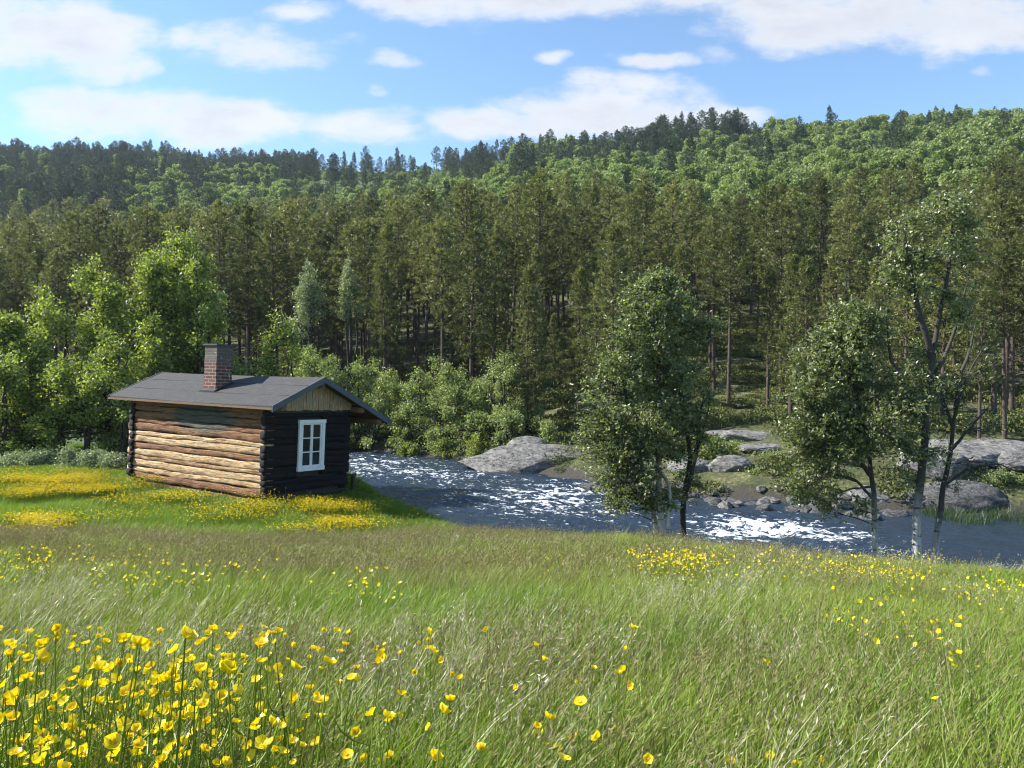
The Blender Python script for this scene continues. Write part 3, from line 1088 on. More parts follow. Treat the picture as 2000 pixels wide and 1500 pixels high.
for i in range(88):
    x = rng0.uniform(5.2, 11.3) if i < 70 else rng0.uniform(2.6, 5.2)
    y = float(y_far(x)) + rng0.uniform(-1.3, .9)
    s = rng0.uniform(.12, .34)
    rock(('larger ' if s > .26 else 'middling ' if s > .18 else 'very small ') + ('grey' if i % 6 == 0 else 'dark') + ' angular stone ' + ('at the water edge ' if y < float(y_far(x)) - .4 else 'up the shore ') + ('behind the birch clump' if x < 5.2 else 'right beside the birch clump' if x < 6.6 else 'in the open gap between the birches' if x < 8.6 else 'behind the dense round birch crown' if x < 10 else 'beside the thin birch trunk'),
         x, y, s * rng0.uniform(.9, 1.6), s, s * rng0.uniform(.5, .8), 100 + i, M['rock' if i % 6 == 0 else 'rock_dark'], rng0.uniform(0, 3), .3,
         'small stones along the far shore' if i < 70 else 'stones behind the birch clump', 4, z=max(gz(x, y), WATER - .05), rough=.5, cuts=16)


# ------------------------------------------------------------------ trees
def tree_from(name, label, cat, base, stems, clusters, rng, leafmat, barkmat, leaf, nleaf, cr, group=None, barkval=True, branch_r=.014, up=.3, twig=True, upward=.6, lean=.0):
    """stems: list of (polyline Nx3, r0, r1) ; clusters: Mx3 leaf-cluster centres. base = origin"""
    root = thing(name, label, cat, group, Matrix.Translation(tuple(base)))
    tb = MB(); cb = MB()
    allp = []; allr = []
    z0 = base[2]
    for k, (pl, r0, r1) in enumerate(stems):
        pl = smooth_line(pl, 30)
        t = np.linspace(0, 1, len(pl))
        r = r0 * (1 - t) ** .8 + r1
        if k == 0:
            r[:3] *= [1.35, 1.12, 1.02]
        pl = pl + (np.stack([fbm(t * 9 + k, t * 0 + k, 2, k) - .5, fbm(t * 9, t * 0 + k + 4, 2, k + 7) - .5, t * 0], 1)) * r0 * 1.1
        v, q = tube(pl - base, r, 9)
        hv = np.repeat(np.clip((pl[:, 2] - z0) / 6.0, 0, 1), 9) if barkval else .5
        tb.add(v, q, val=hv)
        allp.append(pl); allr.append(r)
    SP = np.concatenate(allp); SR = np.concatenate(allr)
    C = np.asarray(clusters)
    if twig:      # near birches: whole pockets of the crown stay empty so that what is behind shows through
        C = C[n3(C, 1.5, int(abs(C[0, 0]) * 50) % 97, 2) > .395]
    for c in C:
        d = SP - c
        hd = np.hypot(d[:, 0], d[:, 1])
        tgt = np.maximum(c[2] - hd * upward * rng.uniform(-.25, .7), z0 + rng.uniform(.9, 1.6))
        cost = hd * rng.uniform(.7, 1.1) + np.abs(SP[:, 2] - tgt) * 2.2
        cost[SP[:, 2] > c[2] + .1] += 2
        i = int(np.argmin(cost))
        s = SP[i]
        mid = (s + c) / 2 + np.array([rng.normal() * .08, rng.normal() * .08, .10 * np.linalg.norm(c - s) * rng.uniform(-.3, 1)])
        L = np.linalg.norm(c - s)
        pl = bez(s, mid, c, 7)
        rr = min(SR[i] * .6, branch_r * (0.4 + L * .5))
        v, q = tube(pl - base, np.linspace(rr, .004, 7), 5)
        tb.add(v, q, val=.9)
        # leaves: around the outer half of the branch and the cluster
        m = rng.poisson(nleaf * rng.uniform(.35, 1.45))
        if m < 3: continue
        t = rng.beta(2.2, 1.1, m)
        bp = np.stack([np.interp(t, np.linspace(0, 1, 7), pl[:, a]) for a in range(3)], 1)
        sp = cr * (.35 + .65 * t)[:, None]
        if twig:
            nt = 5
            tips = c + rng.normal(size=(nt, 3)) * cr * [.8, .8, .6]
            for tp in tips:
                v, q = tube(bez(pl[4], (pl[5] + tp) / 2, tp, 4) - base, np.array([.006, .005, .004, .002]), 3)
                tb.add(v, q, val=.9)
            k = rng.integers(0, nt, m); f = rng.uniform(.15, 1.1, m)[:, None]
            bp2 = pl[4] * (1 - f) + tips[k] * f
            sel = rng.random(m) < .62
            bp = np.where(sel[:, None], bp2, bp)
            sp = np.where(sel[:, None], cr * .33, sp * .8)
        pos = bp + rng.normal(size=(m, 3)) * sp * .55
        v, q = leaves(pos - base, leaf, rng, up)
        cb.add(v, q, val=np.repeat(np.clip(rng.beta(1.6, 2.2, m) + rng.uniform(-.1, .1), 0, 1), 4))
    tb.obj('trunk', M[barkmat], root, smooth=True)
    cb.obj('crown', M[leafmat], root)
    return root


def blob_clusters(blobs, rng, D):
    """blobs: (px,py,rx,ry,n[,dD]) given as seen from the photograph, at their real distance"""
    out = []
    for b in blobs:
        px, py, rx, ry, n = b[:5]
        Dd = D + (b[5] if len(b) > 5 else 0)
        c = P(px, py, Dd); R_ = np.array([rx, rx * .9, ry]) / 1500 * Dd
        k = rng.normal(size=(n, 3)); k /= np.linalg.norm(k, axis=1)[:, None]
        r = rng.uniform(.12, 1.05, n) ** .55
        out.append(c + k * r[:, None] * R_)
    return np.concatenate(out)


rg = np.random.default_rng(77)
# --- birch clump in the middle (two trees)
D = 14.2
gb = P(1296, 1052, D); gb[2] = gz(gb[0], D) - .15
tree_from('birch_tree', 'left birch of the river clump, pale leaning trunk and dense glossy crown', 'tree', gb,
          [([gb, P(1288, 960, D), P(1285, 850, D), P(1290, 700, D), P(1282, 600, D), P(1285, 545, D)], .06, .012),
           ([gb + [.05, .1, .1], P(1270, 960, D + .2), P(1235, 850, D + .2), P(1215, 740, D + .3), P(1235, 600, D + .2)], .055, .01),
           ([gb + [.02, -.1, .1], P(1310, 950, D - .2), P(1250, 860, D - .3), P(1180, 800, D - .5)], .04, .01)],
          blob_clusters([(1275, 590, 62, 55, 45), (1255, 680, 85, 75, 80), (1225, 780, 100, 95, 110), (1215, 890, 92, 95, 90), (1290, 800, 70, 130, 70), (1165, 850, 45, 70, 26), (1235, 965, 85, 40, 20), (1290, 985, 60, 28, 12), (1200, 945, 50, 50, 12), (1300, 560, 35, 28, 12)], rg, D),
          rg, 'birch_near', 'birch_bark', .064, 84, .17, 'birches on the meadow edge')
gb2 = P(1332, 1050, D + .4); gb2[2] = gz(gb2[0], D + .4) - .15
D2 = D + .4
tree_from('birch_tree', 'right birch of the river clump, dark trunk with a bare curved limb on its right', 'tree', gb2,
          [([gb2, P(1335, 985, D2), P(1350, 880, D2), P(1325, 760, D2), P(1320, 640, D2), P(1310, 570, D2)], .058, .01),
           ([P(1340, 960, D2), P(1360, 880, D2), P(1366, 830, D2), P(1376, 775, D2 + .1)], .05, .012),
           ([P(1345, 925, D2), P(1372, 850, D2 - .2), P(1385, 790, D2)], .03, .008)],
          blob_clusters([(1325, 620, 55, 70, 48), (1318, 740, 60, 75, 52), (1330, 850, 55, 70, 34), (1375, 640, 40, 26, 14), (1385, 770, 16, 22, 5), (1330, 950, 60, 30, 12), (1330, 560, 25, 25, 8)], rg, D2),
          rg, 'birch_near', 'dark_bark', .062, 80, .17, 'birches on the meadow edge')
# --- three birches on the right
D = 12.6
g1 = P(1716, 1090, D + .5); g1[2] = gz(g1[0], g1[1]) - .1
tree_from('birch_tree', 'thin leaning birch with a dense round glossy crown, leftmost of the three right-hand birches', 'tree', g1,
          [([g1, P(1710, 1040, D + .5), P(1703, 930, D + .5), P(1690, 830, D + .5), P(1660, 720, D + .5), P(1655, 630, D + .5)], .055, .01),
           ([P(1703, 930, D + .5), P(1660, 880, D + .4), P(1610, 830, D + .3), P(1570, 770, D + .2)], .035, .008),
           ([P(1695, 860, D + .5), P(1640, 800, D + .7), P(1600, 740, D + .8)], .03, .008),
           ([P(1706, 975, D + .5), P(1670, 935, D + .4), P(1620, 925, D + .2), P(1570, 945, D + .1)], .022, .005),
           ([P(1705, 950, D + .5), P(1660, 955, D + .8), P(1610, 975, D + .9)], .016, .005)],
          blob_clusters([(1655, 640, 60, 60, 52), (1620, 720, 82, 70, 85), (1590, 800, 68, 70, 62), (1640, 850, 85, 80, 72), (1560, 880, 40, 55, 18), (1600, 945, 75, 50, 26), (1640, 985, 50, 25, 8), (1560, 930, 40, 50, 10), (1690, 760, 60, 80, 38), (1700, 650, 35, 50, 14)], rg, D + .5),
          rg, 'birch_near', 'birch_bark', .066, 82, .17, 'birches on the meadow edge')
g2 = P(1777, 1098, D); g2[2] = gz(g2[0], g2[1]) - .1
tree_from('birch_tree', 'tallest birch with white spotted trunk and long forked dark limbs, near the right edge', 'tree', g2,
          [([g2, P(1790, 1030, D), P(1800, 930, D), P(1806, 830, D), P(1818, 710, D), P(1832, 640, D), P(1850, 560, D), P(1858, 480, D), P(1862, 395, D)], .082, .008),
           ([P(1822, 700, D), P(1800, 630, D - .1), P(1782, 560, D - .2), P(1772, 480, D - .2), P(1765, 430, D - .2)], .05, .008),
           ([P(1806, 840, D), P(1770, 770, D + .1), P(1740, 700, D + .2), P(1730, 620, D + .3)], .04, .008),
           ([P(1803, 900, D), P(1750, 860, D - .2), P(1690, 830, D - .5)], .03, .006),
           ([P(1812, 760, D), P(1850, 690, D + .3), P(1880, 600, D + .4), P(1895, 520, D + .4)], .035, .007)],
          blob_clusters([(1850, 400, 55, 38, 22), (1790, 460, 75, 60, 34), (1770, 560, 70, 70, 36), (1880, 480, 45, 70, 22), (1740, 640, 55, 60, 26), (1880, 600, 40, 60, 16), (1800, 740, 70, 60, 26), (1760, 820, 70, 70, 28), (1800, 900, 60, 50, 14), (1830, 640, 60, 40, 10), (1730, 500, 30, 26, 8)], rg, D),
          rg, 'birch_near', 'birch_bark', .062, 84, .18, 'birches on the meadow edge', upward=.9)
g3 = P(1815, 1096, D + .35); g3[2] = gz(g3[0], g3[1]) - .1
D3 = D + .35
tree_from('birch_tree', 'sparse birch with bare forking branches, rightmost of the three right-hand birches', 'tree', g3,
          [([g3, P(1832, 1010, D3), P(1855, 890, D3), P(1868, 800, D3), P(1890, 730, D3), P(1925, 670, D3)], .07, .006),
           ([P(1868, 800, D3), P(1872, 740, D3), P(1895, 680, D3 + .2), P(1910, 620, D3 + .3)], .035, .006),
           ([P(1857, 880, D3), P(1900, 830, D3 - .1), P(1935, 790, D3 - .2)], .025, .005),
           ([P(1862, 840, D3), P(1840, 770, D3 + .1), P(1835, 720, D3 + .2)], .025, .005),
           ([P(1842, 950, D3), P(1890, 915, D3 - .1), P(1950, 905, D3 - .2), P(1995, 925, D3 - .2)], .022, .004)],
          blob_clusters([(1890, 700, 50, 50, 9), (1850, 800, 50, 60, 10), (1930, 820, 40, 40, 5), (1850, 930, 50, 40, 7), (1930, 920, 50, 20, 4)], rg, D3),
          rg, 'birch_near', 'birch_bark', .055, 22, .18, 'birches on the meadow edge', upward=.9)


def lush(label, px, D, ytop, half, rng, leafmat='birch_lush', leaf=.105, bark_='dark_bark', nst=3, dens=1.15, group=None, ybase=None, name='birch_tree', cat='tree', blobs=None, skirt=.12):
    x = (px - 1000) / 1500 * D
    base = np.array([x, D, gz(x, D) - .1])
    zt = P(px, ytop, D)[2]
    H = zt - base[2]; hw = half / 1500 * D
    stems = []
    for k in range(nst):
        dx = rng.uniform(-1, 1) * hw * .45 if k else 0; dy = rng.uniform(-1, 1) * hw * .4 if k else 0
        f = 1 if k == 0 else rng.uniform(.65, .92)
        stems.append(([base + [dx * .1, dy * .1, 0], base + [dx * .5, dy * .5, H * .35 * f], base + [dx, dy, H * .7 * f], base + [dx * 1.1 + rng.normal() * .1, dy, H * .96 * f]], .012 * H + .02, .01))
    # several lobes give the crown an uneven outline
    n = int(dens * 25 * max(hw * H, 1.2))
    cl = []
    lob = [(0, 0, .84, .34, .15)]
    for _ in range(15):
        h = rng.uniform(skirt + .06, .86)
        w = (1 - h ** 2.6) ** .6 * .86
        aa = rng.uniform(0, 6.283); q_ = rng.uniform(.25, 1) ** .6
        lob.append((math.cos(aa) * w * q_, math.sin(aa) * w * q_, h, rng.uniform(.22, .40), rng.uniform(.07, .14)))
    k = 0
    while k < n:
        l = lob[rng.integers(0, len(lob))]
        d = rng.normal(size=3); d /= np.linalg.norm(d); r = rng.uniform(.1, 1) ** .5
        hz = l[2] + d[2] * r * l[4]
        if hz < skirt or hz > 1.0: continue
        cl.append(base + [(l[0] + d[0] * r * l[3]) * hw, (l[1] + d[1] * r * l[3]) * hw, hz * H]); k += 1
    return tree_from(name, label, cat, base, stems, cl, rng, leafmat, bark_, leaf, 50, .24 if H > 3 else .2, group, False, .03, up=.35, twig=False)


G1 = 'broadleaf trees left of and behind the cabin'
lush('small bright green tree at the left edge', 20, 23, 590, 85, rg, group=G1)
lush('bright green tree with pointed top second from the left edge', 92, 24.5, 545, 75, rg, group=G1)
lush('bright green tree with narrow spire top between left edge and the tallest one', 205, 25.5, 495, 80, rg, group=G1)
lush('tallest and widest bright green tree behind the cabin, left of the chimney', 345, 26.0, 432, 118, rg, nst=5, group=G1, dens=1.5)
lush('bushy green tree touching the left end of the cabin roof', 215, 22.5, 640, 90, rg, group=G1)
lush('leafy green tree low behind the cabin roof', 300, 24.0, 600, 90, rg, group=G1)
lush('dense green shrubby tree in front of the left trees', 120, 22.0, 690, 80, rg, group=G1)
lush('round green tree at the left edge below the small one', 10, 21.5, 680, 80, rg, group=G1, skirt=.02)
lush('low green tree filling the gap behind the silvery shrubs', 165, 21.8, 700, 75, rg, group=G1, skirt=.02)
lush('broad low green tree directly left of the cabin', 60, 22.4, 640, 80, rg, group=G1, skirt=.02)
lush('leafy shoulder tree on the right of the tallest one', 390, 25.0, 485, 75, rg, group=G1, skirt=.1)
lush('leafy shoulder tree on the left of the tallest one', 300, 25.2, 465, 72, rg, group=G1, skirt=.1)
lush('low bush hiding the tree feet near the far cabin corner', 235, 21.6, 760, 55, rg, group=G1, name='bush', cat='bush', skirt=.0)
lush('leafy tree outside the left edge', -70, 23.5, 560, 90, rg, group=G1)
lush('green tree half hidden between chimney and tallest tree', 410, 26.5, 560, 55, rg, group=G1)
lush('pointed bright green tree behind the cabin, right of the chimney', 543, 27.0, 590, 72, rg, group=G1, leafmat='birch_lush')
lush('low leafy bush behind the chimney', 455, 25.5, 690, 60, rg, group=G1, name='bush', cat='bush')
# pale trees among the pines
lush('pale whitish-leaved tree among dark pines, left one of two', 605, 44, 478, 52, rg, 'birch_pale', .12, nst=3, dens=.5, group='pale leaved trees among the pines', skirt=.5)
lush('pale whitish-leaved tree among dark pines, right one of two', 685, 45, 488, 36, rg, 'birch_pale', .12, nst=3, dens=.5, group='pale leaved trees among the pines', skirt=.55)
# bushes across the river
bl = [(640, 690, 55, 38.5), (700, 700, 50, 39.0), (760, 715, 50, 40), (820, 720, 50, 38.5), (875, 705, 48, 37.5), (930, 740, 40, 37), (985, 682, 55, 36.0), (720, 770, 55, 37.8), (800, 785, 55, 36.8),
      (870, 790, 45, 36.2), (935, 795, 42, 35.6), (1030, 770, 40, 35.8), (1000, 800, 34, 34.4), (1075, 820, 30, 34), (590, 720, 40, 41), (650, 790, 45, 38.6), (740, 690, 48, 42), (850, 690, 46, 41), (900, 715, 46, 39.5), (960, 730, 44, 38.5), (610, 670, 50, 43)]
names = ['tall loose bush just right of the cabin roof ridge', 'rounded bush above the cabin gable overhang', 'pale green bush across the river behind the cabin overhang', 'leafy bush in the middle of the far bank thicket', 'pointed bush in the far bank thicket',
         'small bush left of the tall one by the boulder', 'tall pale bush standing above the large grey boulder', 'low bush at the water right of the cabin wall', 'low dense bush at the far waterline',
         'low bush left of the yellowish shrubs', 'low round bush left of the large grey boulder', 'loose bush right of the tall pale bush', 'small bush directly above the large grey boulder', 'small bush between boulder and birch clump', 'bush behind the cabin roof', 'low bush beside the cabin corner across the river', 'tall bush at the back of the thicket above the cabin overhang', 'tall bush at the back middle of the thicket', 'bush at the back of the thicket left of the pointed one', 'back bush just left of the tall pale bush', 'tall leafy bush behind the right end of the cabin roof']
for (px, yt, hf, D), lb in zip(bl, names):
    lush(lb, px, D, yt, hf * 1.2, rg, 'bush', .11, nst=4, dens=1.0, group='bushes across the river', name='bush', cat='bush', skirt=.03)
for px, yt, hf, D, lb in [(870, 858, 45, 35.2, 'low yellow green shrub at the far shore left of the boulder'), (930, 850, 32, 34.6, 'small yellow green shrub touching the left side of the boulder'), (800, 868, 40, 36.0, 'low yellow green shrub at the far waterline'),
                      (1395, 850, 34, 28.5, 'yellow green bush right of the birch clump'), (1440, 868, 40, 29.5, 'low bush on the mossy bank right of the birch clump'), (1500, 890, 40, 28, 'dark low bush above the shore stones'),
                      (1560, 900, 40, 27, 'low bush behind the dense round birch crown'), (1960, 925, 60, 23.6, 'green bush overhanging the water at the right edge'), (1700, 900, 45, 26.5, 'dark bush behind the thin birch trunk'), (1350, 930, 40, 27, 'low bush behind the birch clump trunks'),
                      (1470, 930, 40, 26.5, 'low dark bush close to the shore stones')]:
    lush(lb, px, D, yt, hf, rg, 'bush' if px not in (870, 930, 800) else 'birch_lush', .09, nst=3, dens=1.5, group='low shrubs along the far shore', name='shrub', cat='shrub', skirt=.0)
# silvery willow scrub left of the cabin
for i, (px, yt, D) in enumerate([(20, 890, 20.5), (75, 885, 20.6), (130, 880, 20.4), (180, 888, 20.2), (225, 893, 20.0), (-40, 885, 21)]):
    lush(['low silvery shrub at the left edge of the meadow', 'low silvery shrub second from the left edge', 'tallest low silvery shrub in the row left of the cabin', 'low silvery shrub near the cabin', 'low silvery shrub touching the far corner of the cabin', 'low silvery shrub beyond the left edge'][i],
         px, D, yt, 42, rg, 'willow', .055, nst=3, dens=3.4, group='silvery low shrubs left of the cabin', name='shrub', cat='shrub', skirt=.0)


# ------------------------------------------------------------------ pines
def pine_meshes(seed, H=12.0, cb=.38, R_=1.6, lod=0, conical=False, spread=1.0):
    """returns trunk mesh, crown mesh for a pine with its base at the origin"""
    rng = np.random.default_rng(seed)
    tb = MB(); cr = MB()
    n = 16
    t = np.linspace(0, 1, n)
    bend = np.stack([np.sin(t * 2.3 + seed) * .10 * t * H * .12, np.cos(t * 1.9 + seed) * .1 * t * H * .10, t * H], 1)
    bend -= bend[0]
    rad = .0115 * H * (1 - t) ** .8 + .012
    v, q = tube(bend, rad, 8 if not lod else 5)
    tb.add(v, q, val=.5)
    z = .12 * H
    tuftC = []; tuftD = []; tone = []
    while z < H * .985:
        f = z / H
        step = rng.uniform(.26, .42) * (1.0 if not lod else 1.25)
        c = np.array([np.interp(f, t, bend[:, a]) for a in range(3)])
        dead = f < cb
        if dead:
            if rng.random() < .62 and not lod:
                for _ in range(rng.integers(1, 4)):
                    a = rng.uniform(0, 6.28); L = rng.uniform(.4, 1.3)
                    e = c + np.array([math.cos(a) * L, math.sin(a) * L, rng.uniform(-.3, .25)])
                    v, q = tube(bez(c, (c + e) / 2 + [0, 0, .08], e, 4), np.array([.018, .014, .009, .004]), 3)
                    tb.add(v, q, val=.8)
            z += step * 1.2
            continue
        g = (f - cb) / (1 - cb)
        if conical:
            Lm = R_ * (1 - g) ** .85 * (.75 + .25 * min(1, g * 8)) + .12
        else:
            Lm = R_ * (min(1, .35 + g * 2.6)) * (1 - g ** 2.3) ** .75 + .12
        nb = rng.integers(4, 7)
        a0 = rng.uniform(0, 6.28)
        for b in range(nb):
            a = a0 + b * 6.283 / nb + rng.normal() * .3
            L = Lm * rng.uniform(.55, 1.18) * spread
            if rng.random() < .07: continue
            rise = L * rng.uniform(-.05, .35) + g * L * .35
            e = c + np.array([math.cos(a) * L, math.sin(a) * L, rise])
            m = (c + e) / 2 + np.array([0, 0, -.08 * L])
            pl = bez(c, m, e, 6)
            v, q = tube(pl, np.linspace(.022 * L ** .5 + .004, .004, 6), 4 if not lod else 3)
            tb.add(v, q, val=.8)
            nt = int(max(3, L * (5.0 if not lod else 3.4)))
            ft = np.clip(rng.uniform(.25, 1.08, nt), 0, 1.05)
            pc = np.stack([np.interp(ft, np.linspace(0, 1, 6), pl[:, k]) for k in range(3)], 1)
            sd = rng.normal(size=(nt, 3)) * [1, 1, .55] * (.26 * L ** .5) * (1.1 - ft)[:, None] * 1.2
            pc = pc + sd
            dr = np.array([math.cos(a), math.sin(a), .75]) + rng.normal(size=(nt, 3)) * .45
            tuftC.append(pc); tuftD.append(dr); tone.append(np.clip(rng.normal(.5, .24, nt) + (g - .5) * .2, 0, 1))
        z += step * (1 - .25 * g)
    # leader
    tuftC.append(np.array([[*bend[-1][:2], H + .05]] * 3)); tuftD.append(np.array([[0, 0, 1.]] * 3)); tone.append(np.full(3, .7))
    C = np.concatenate(tuftC); Dr = np.concatenate(tuftD); Tn = np.concatenate(tone)
    Dr /= np.linalg.norm(Dr, axis=1)[:, None]
    k = 13 if not lod else 5
    N = len(C)
    dirs = Dr[:, None] * .9 + rng.normal(size=(N, k, 3)) * .5
    dirs /= np.linalg.norm(dirs, axis=2)[..., None]
    ln = rng.uniform(.17, .31, (N, k, 1)) * (1 if not lod else 1.6)
    wd = (.055 if not lod else .12)
    base = C[:, None] + rng.normal(size=(N, k, 3)) * (.035 if not lod else .07)
    side = np.cross(dirs, rng.normal(size=(N, k, 3))); side /= np.linalg.norm(side, axis=2)[..., None]
    mid = base + dirs * ln * .45
    tip = base + dirs * ln
    V = np.stack([base, mid + side * wd * .5, tip, mid - side * wd * .5], 2).reshape(-1, 3)
    Q = np.arange(len(V)).reshape(-1, 4)
    cr.add(V, Q, val=np.repeat(np.clip(np.repeat(Tn, k) + rng.normal(0, .09, N * k), 0, 1), 4))
    return tb, cr


def make_protos(specs, leafname, lod=0):
    out = []
    for i, s in enumerate(specs):
        tb, cr = pine_meshes(*s[:1], **s[1], lod=lod)
        out.append((tb.mesh('trunk', [M['pine_bark']], True), cr.mesh('crown', [M[leafname]]), s[1].get('H', 12.0)))
    return out


PINES = make_protos([(1, dict(H=12, cb=.40, R_=1.75)), (2, dict(H=13, cb=.48, R_=1.8)), (3, dict(H=11, cb=.28, R_=1.7, conical=True)),
                     (4, dict(H=12, cb=.35, R_=1.9)), (5, dict(H=13, cb=.50, R_=1.6)), (6, dict(H=9, cb=.10, R_=1.75, conical=True)), (7, dict(H=12, cb=.38, R_=1.7, conical=True)), (8, dict(H=10, cb=.16, R_=1.6, conical=True))], 'pine')


def place_tree(protos, idx, x, y, H, label, group, rng, z=None, name='pine_tree', wide=1.0):
    tm, cm, h0 = protos[idx]
    s = H / h0
    r = bpy.data.objects.new(name, None); COL.objects.link(r)
    r.empty_display_size = .3
    r.location = (x, y, (gz(x, y) if z is None else z) - .1)
    r.rotation_euler = (rng.normal() * .015, rng.normal() * .015, rng.uniform(0, 6.28))
    w = s * wide
    r.scale = (w, w, s)
    tag(r, label, 'tree', group)
    for nm, me in (('trunk', tm), ('crown', cm)):
        o = bpy.data.objects.new(nm, me); COL.objects.link(o); o.parent = r
    return r


def where(px):
    for lim, s in ((120, 'at the left edge of the picture'), (250, 'above the left-hand green trees'), (440, 'above the tallest green tree behind the cabin'), (620, 'above the cabin chimney and roof ridge'), (800, 'above the cabin gable overhang'),
                   (960, 'above the far bank thicket'), (1120, 'above the large grey boulder'), (1250, 'above the birch clump left half'), (1400, 'above the birch clump right half'), (1530, 'above the open clearing'),
                   (1680, 'above the dense round birch crown'), (1850, 'behind the tallest birch'), (2300, 'at the right edge of the picture')):
        if px < lim:
            return s
    return s


rp = random.Random(5); rn = np.random.default_rng(5)
GP = 'pines of the forest across the river'
taken = []
special = [(882, 780, 512, 5, 'bushy conical pine above the far bank thicket, shorter than those behind'), (925, 775, 520, 7, 'slim conical pine beside the bushy one above the thicket'),
           (762, 770, 615, 5, 'short bushy young pine in front of bare trunks'), (505, 730, 490, 7, 'conical pine right of the tallest green tree'), (965, 790, 545, 2, 'young conical pine left of the tall pale bush'),
           (1045, 830, 560, 6, 'slender pine rising behind the tall pale bush'), (1130, 820, 525, 7, 'broad reddish green young pine left of the birch clump'), (1423, 786, 440, 1, 'tall pine with a clear straight dark trunk in the open clearing'),
           (1500, 800, 520, 6, 'conical pine right of the open clearing'), (1395, 770, 430, 4, 'tall pine standing left of the open clearing'), (1545, 815, 500, 7, 'full green pine behind the dense round birch crown'),
           (1915, 870, 560, 6, 'thin pine beside the pale rock outcrop'), (1965, 860, 470, 4, 'tall dark trunked pine by the right edge'), (2010, 850, 400, 1, 'tall pine cut by the right edge'), (1700, 850, 560, 3, 'pine behind the thin birch'), (1660, 820, 590, 7, 'young pine behind the dense round birch crown')]


for px, yb, yt, pid, lab in special:
    D = find_D(px, yb)
    x = (px - 1000) / 1500 * D
    H = P(px, yt, D)[2] - gz(x, D)
    place_tree(PINES, pid, x, D, H, lab, GP, rn, wide=1.1 if pid in (5, 7) else 1.0)
    taken.append((x, D))
# poisson-like forest
cand = []
k = 0
while k < 60000:
    k += 1
    D = math.sqrt(rp.uniform(28 ** 2, 165 ** 2)); u = rp.uniform(-.78, .78)
    x = u * D
    t = D - float(np.interp(x, FD[:, 0], FD[:, 1]))
    px = 1000 + 1500 * u
    if t < 4.5: continue
    if t < 9 and 560 < px < 1120 and rp.random() < .7: continue
    if 1250 < px < 1540 and D < 41 + 3 * math.sin(px * .02): continue
    if 1395 < px < 1500 and D < 50: continue
    if 1600 < px < 2150 and t < 9: continue
    if 555 < px < 735 and D < 47: continue
    DL = np.interp(px, [0, 300, 700, 1000, 1300, 1600, 2000], [200, 195, 150, 108, 80, 70, 68])
    if D > DL + 14 * (vnoise(px * .013, 3.3, 4) - .5): continue
    cand.append((x, D, px))
pts = []
grid = {}
for x, y in taken: grid.setdefault((int(x // 3), int(y // 3)), []).append((x, y, 1.9))
for x, y, px in cand:
    mind = 2.35 + .012 * (y - 40) + (.3 if y < 55 else 0)
    gx, gy = int(x // 3), int(y // 3)
    ok = True
    for i in (-1, 0, 1):
        for j in (-1, 0, 1):
            for (a, b, r) in grid.get((gx + i, gy + j), ()):
                if (a - x) ** 2 + (b - y) ** 2 < mind * mind: ok = False; break
            if not ok: break
        if not ok: break
    if ok:
        pts.append((x, y, px)); grid.setdefault((gx, gy), []).append((x, y, mind))
pts.sort(key=lambda p: p[1])
vis = [p for p in pts if -30 < p[2] < 2030]
first = set(id(p) for p in vis[:300 - len(special) - 44])
ni = 0
rest = []
for p in pts:
    x, y, px = p
    if id(p) in first:
        row = 'in front row ' if y < 44 else ('in second row ' if y < 52 else ('in third row ' if y < 60 else 'deeper in '))
        front = y < 48
        hmul = rp.uniform(.68, 1.0) if front else rp.uniform(.78, 1.18)
        i = rp.choice([0, 2, 3, 7, 6, 6, 7, 5, 5, 4]) if front else rp.choice([0, 1, 3, 4, 6, 0, 1])
        H = 11.6 * hmul * float(np.interp(px, [0, 600, 1000, 1400, 2000], [1.12, 1.12, 1.0, .86, .84]))
        if i in (5, 7) and front: H = rp.uniform(4.5, 8.5)
        place_tree(PINES, i, x, y, H, ('short ' if H < 8 else 'middling ' if H < 10.6 else 'tall ' if H < 12.2 else 'very tall ') + ['loose crowned', 'high crowned', 'pointed', 'broad crowned', 'slender bare stemmed', 'bushy low branched', 'narrow conical', 'low branched conical'][i] + ' pine ' + row + where(px), GP, rn)
    else:
        rest.append((x, y, rp.choice([rp.uniform(8.0, 11.0), rp.uniform(10.5, 14.0), rp.uniform(11.5, 14.5)]) * float(np.interp(px, [0, 600, 1000, 1400, 2000], [1.12, 1.12, .98, .84, .82]))))
print('pines: individual', len(first), 'rest', len(rest))


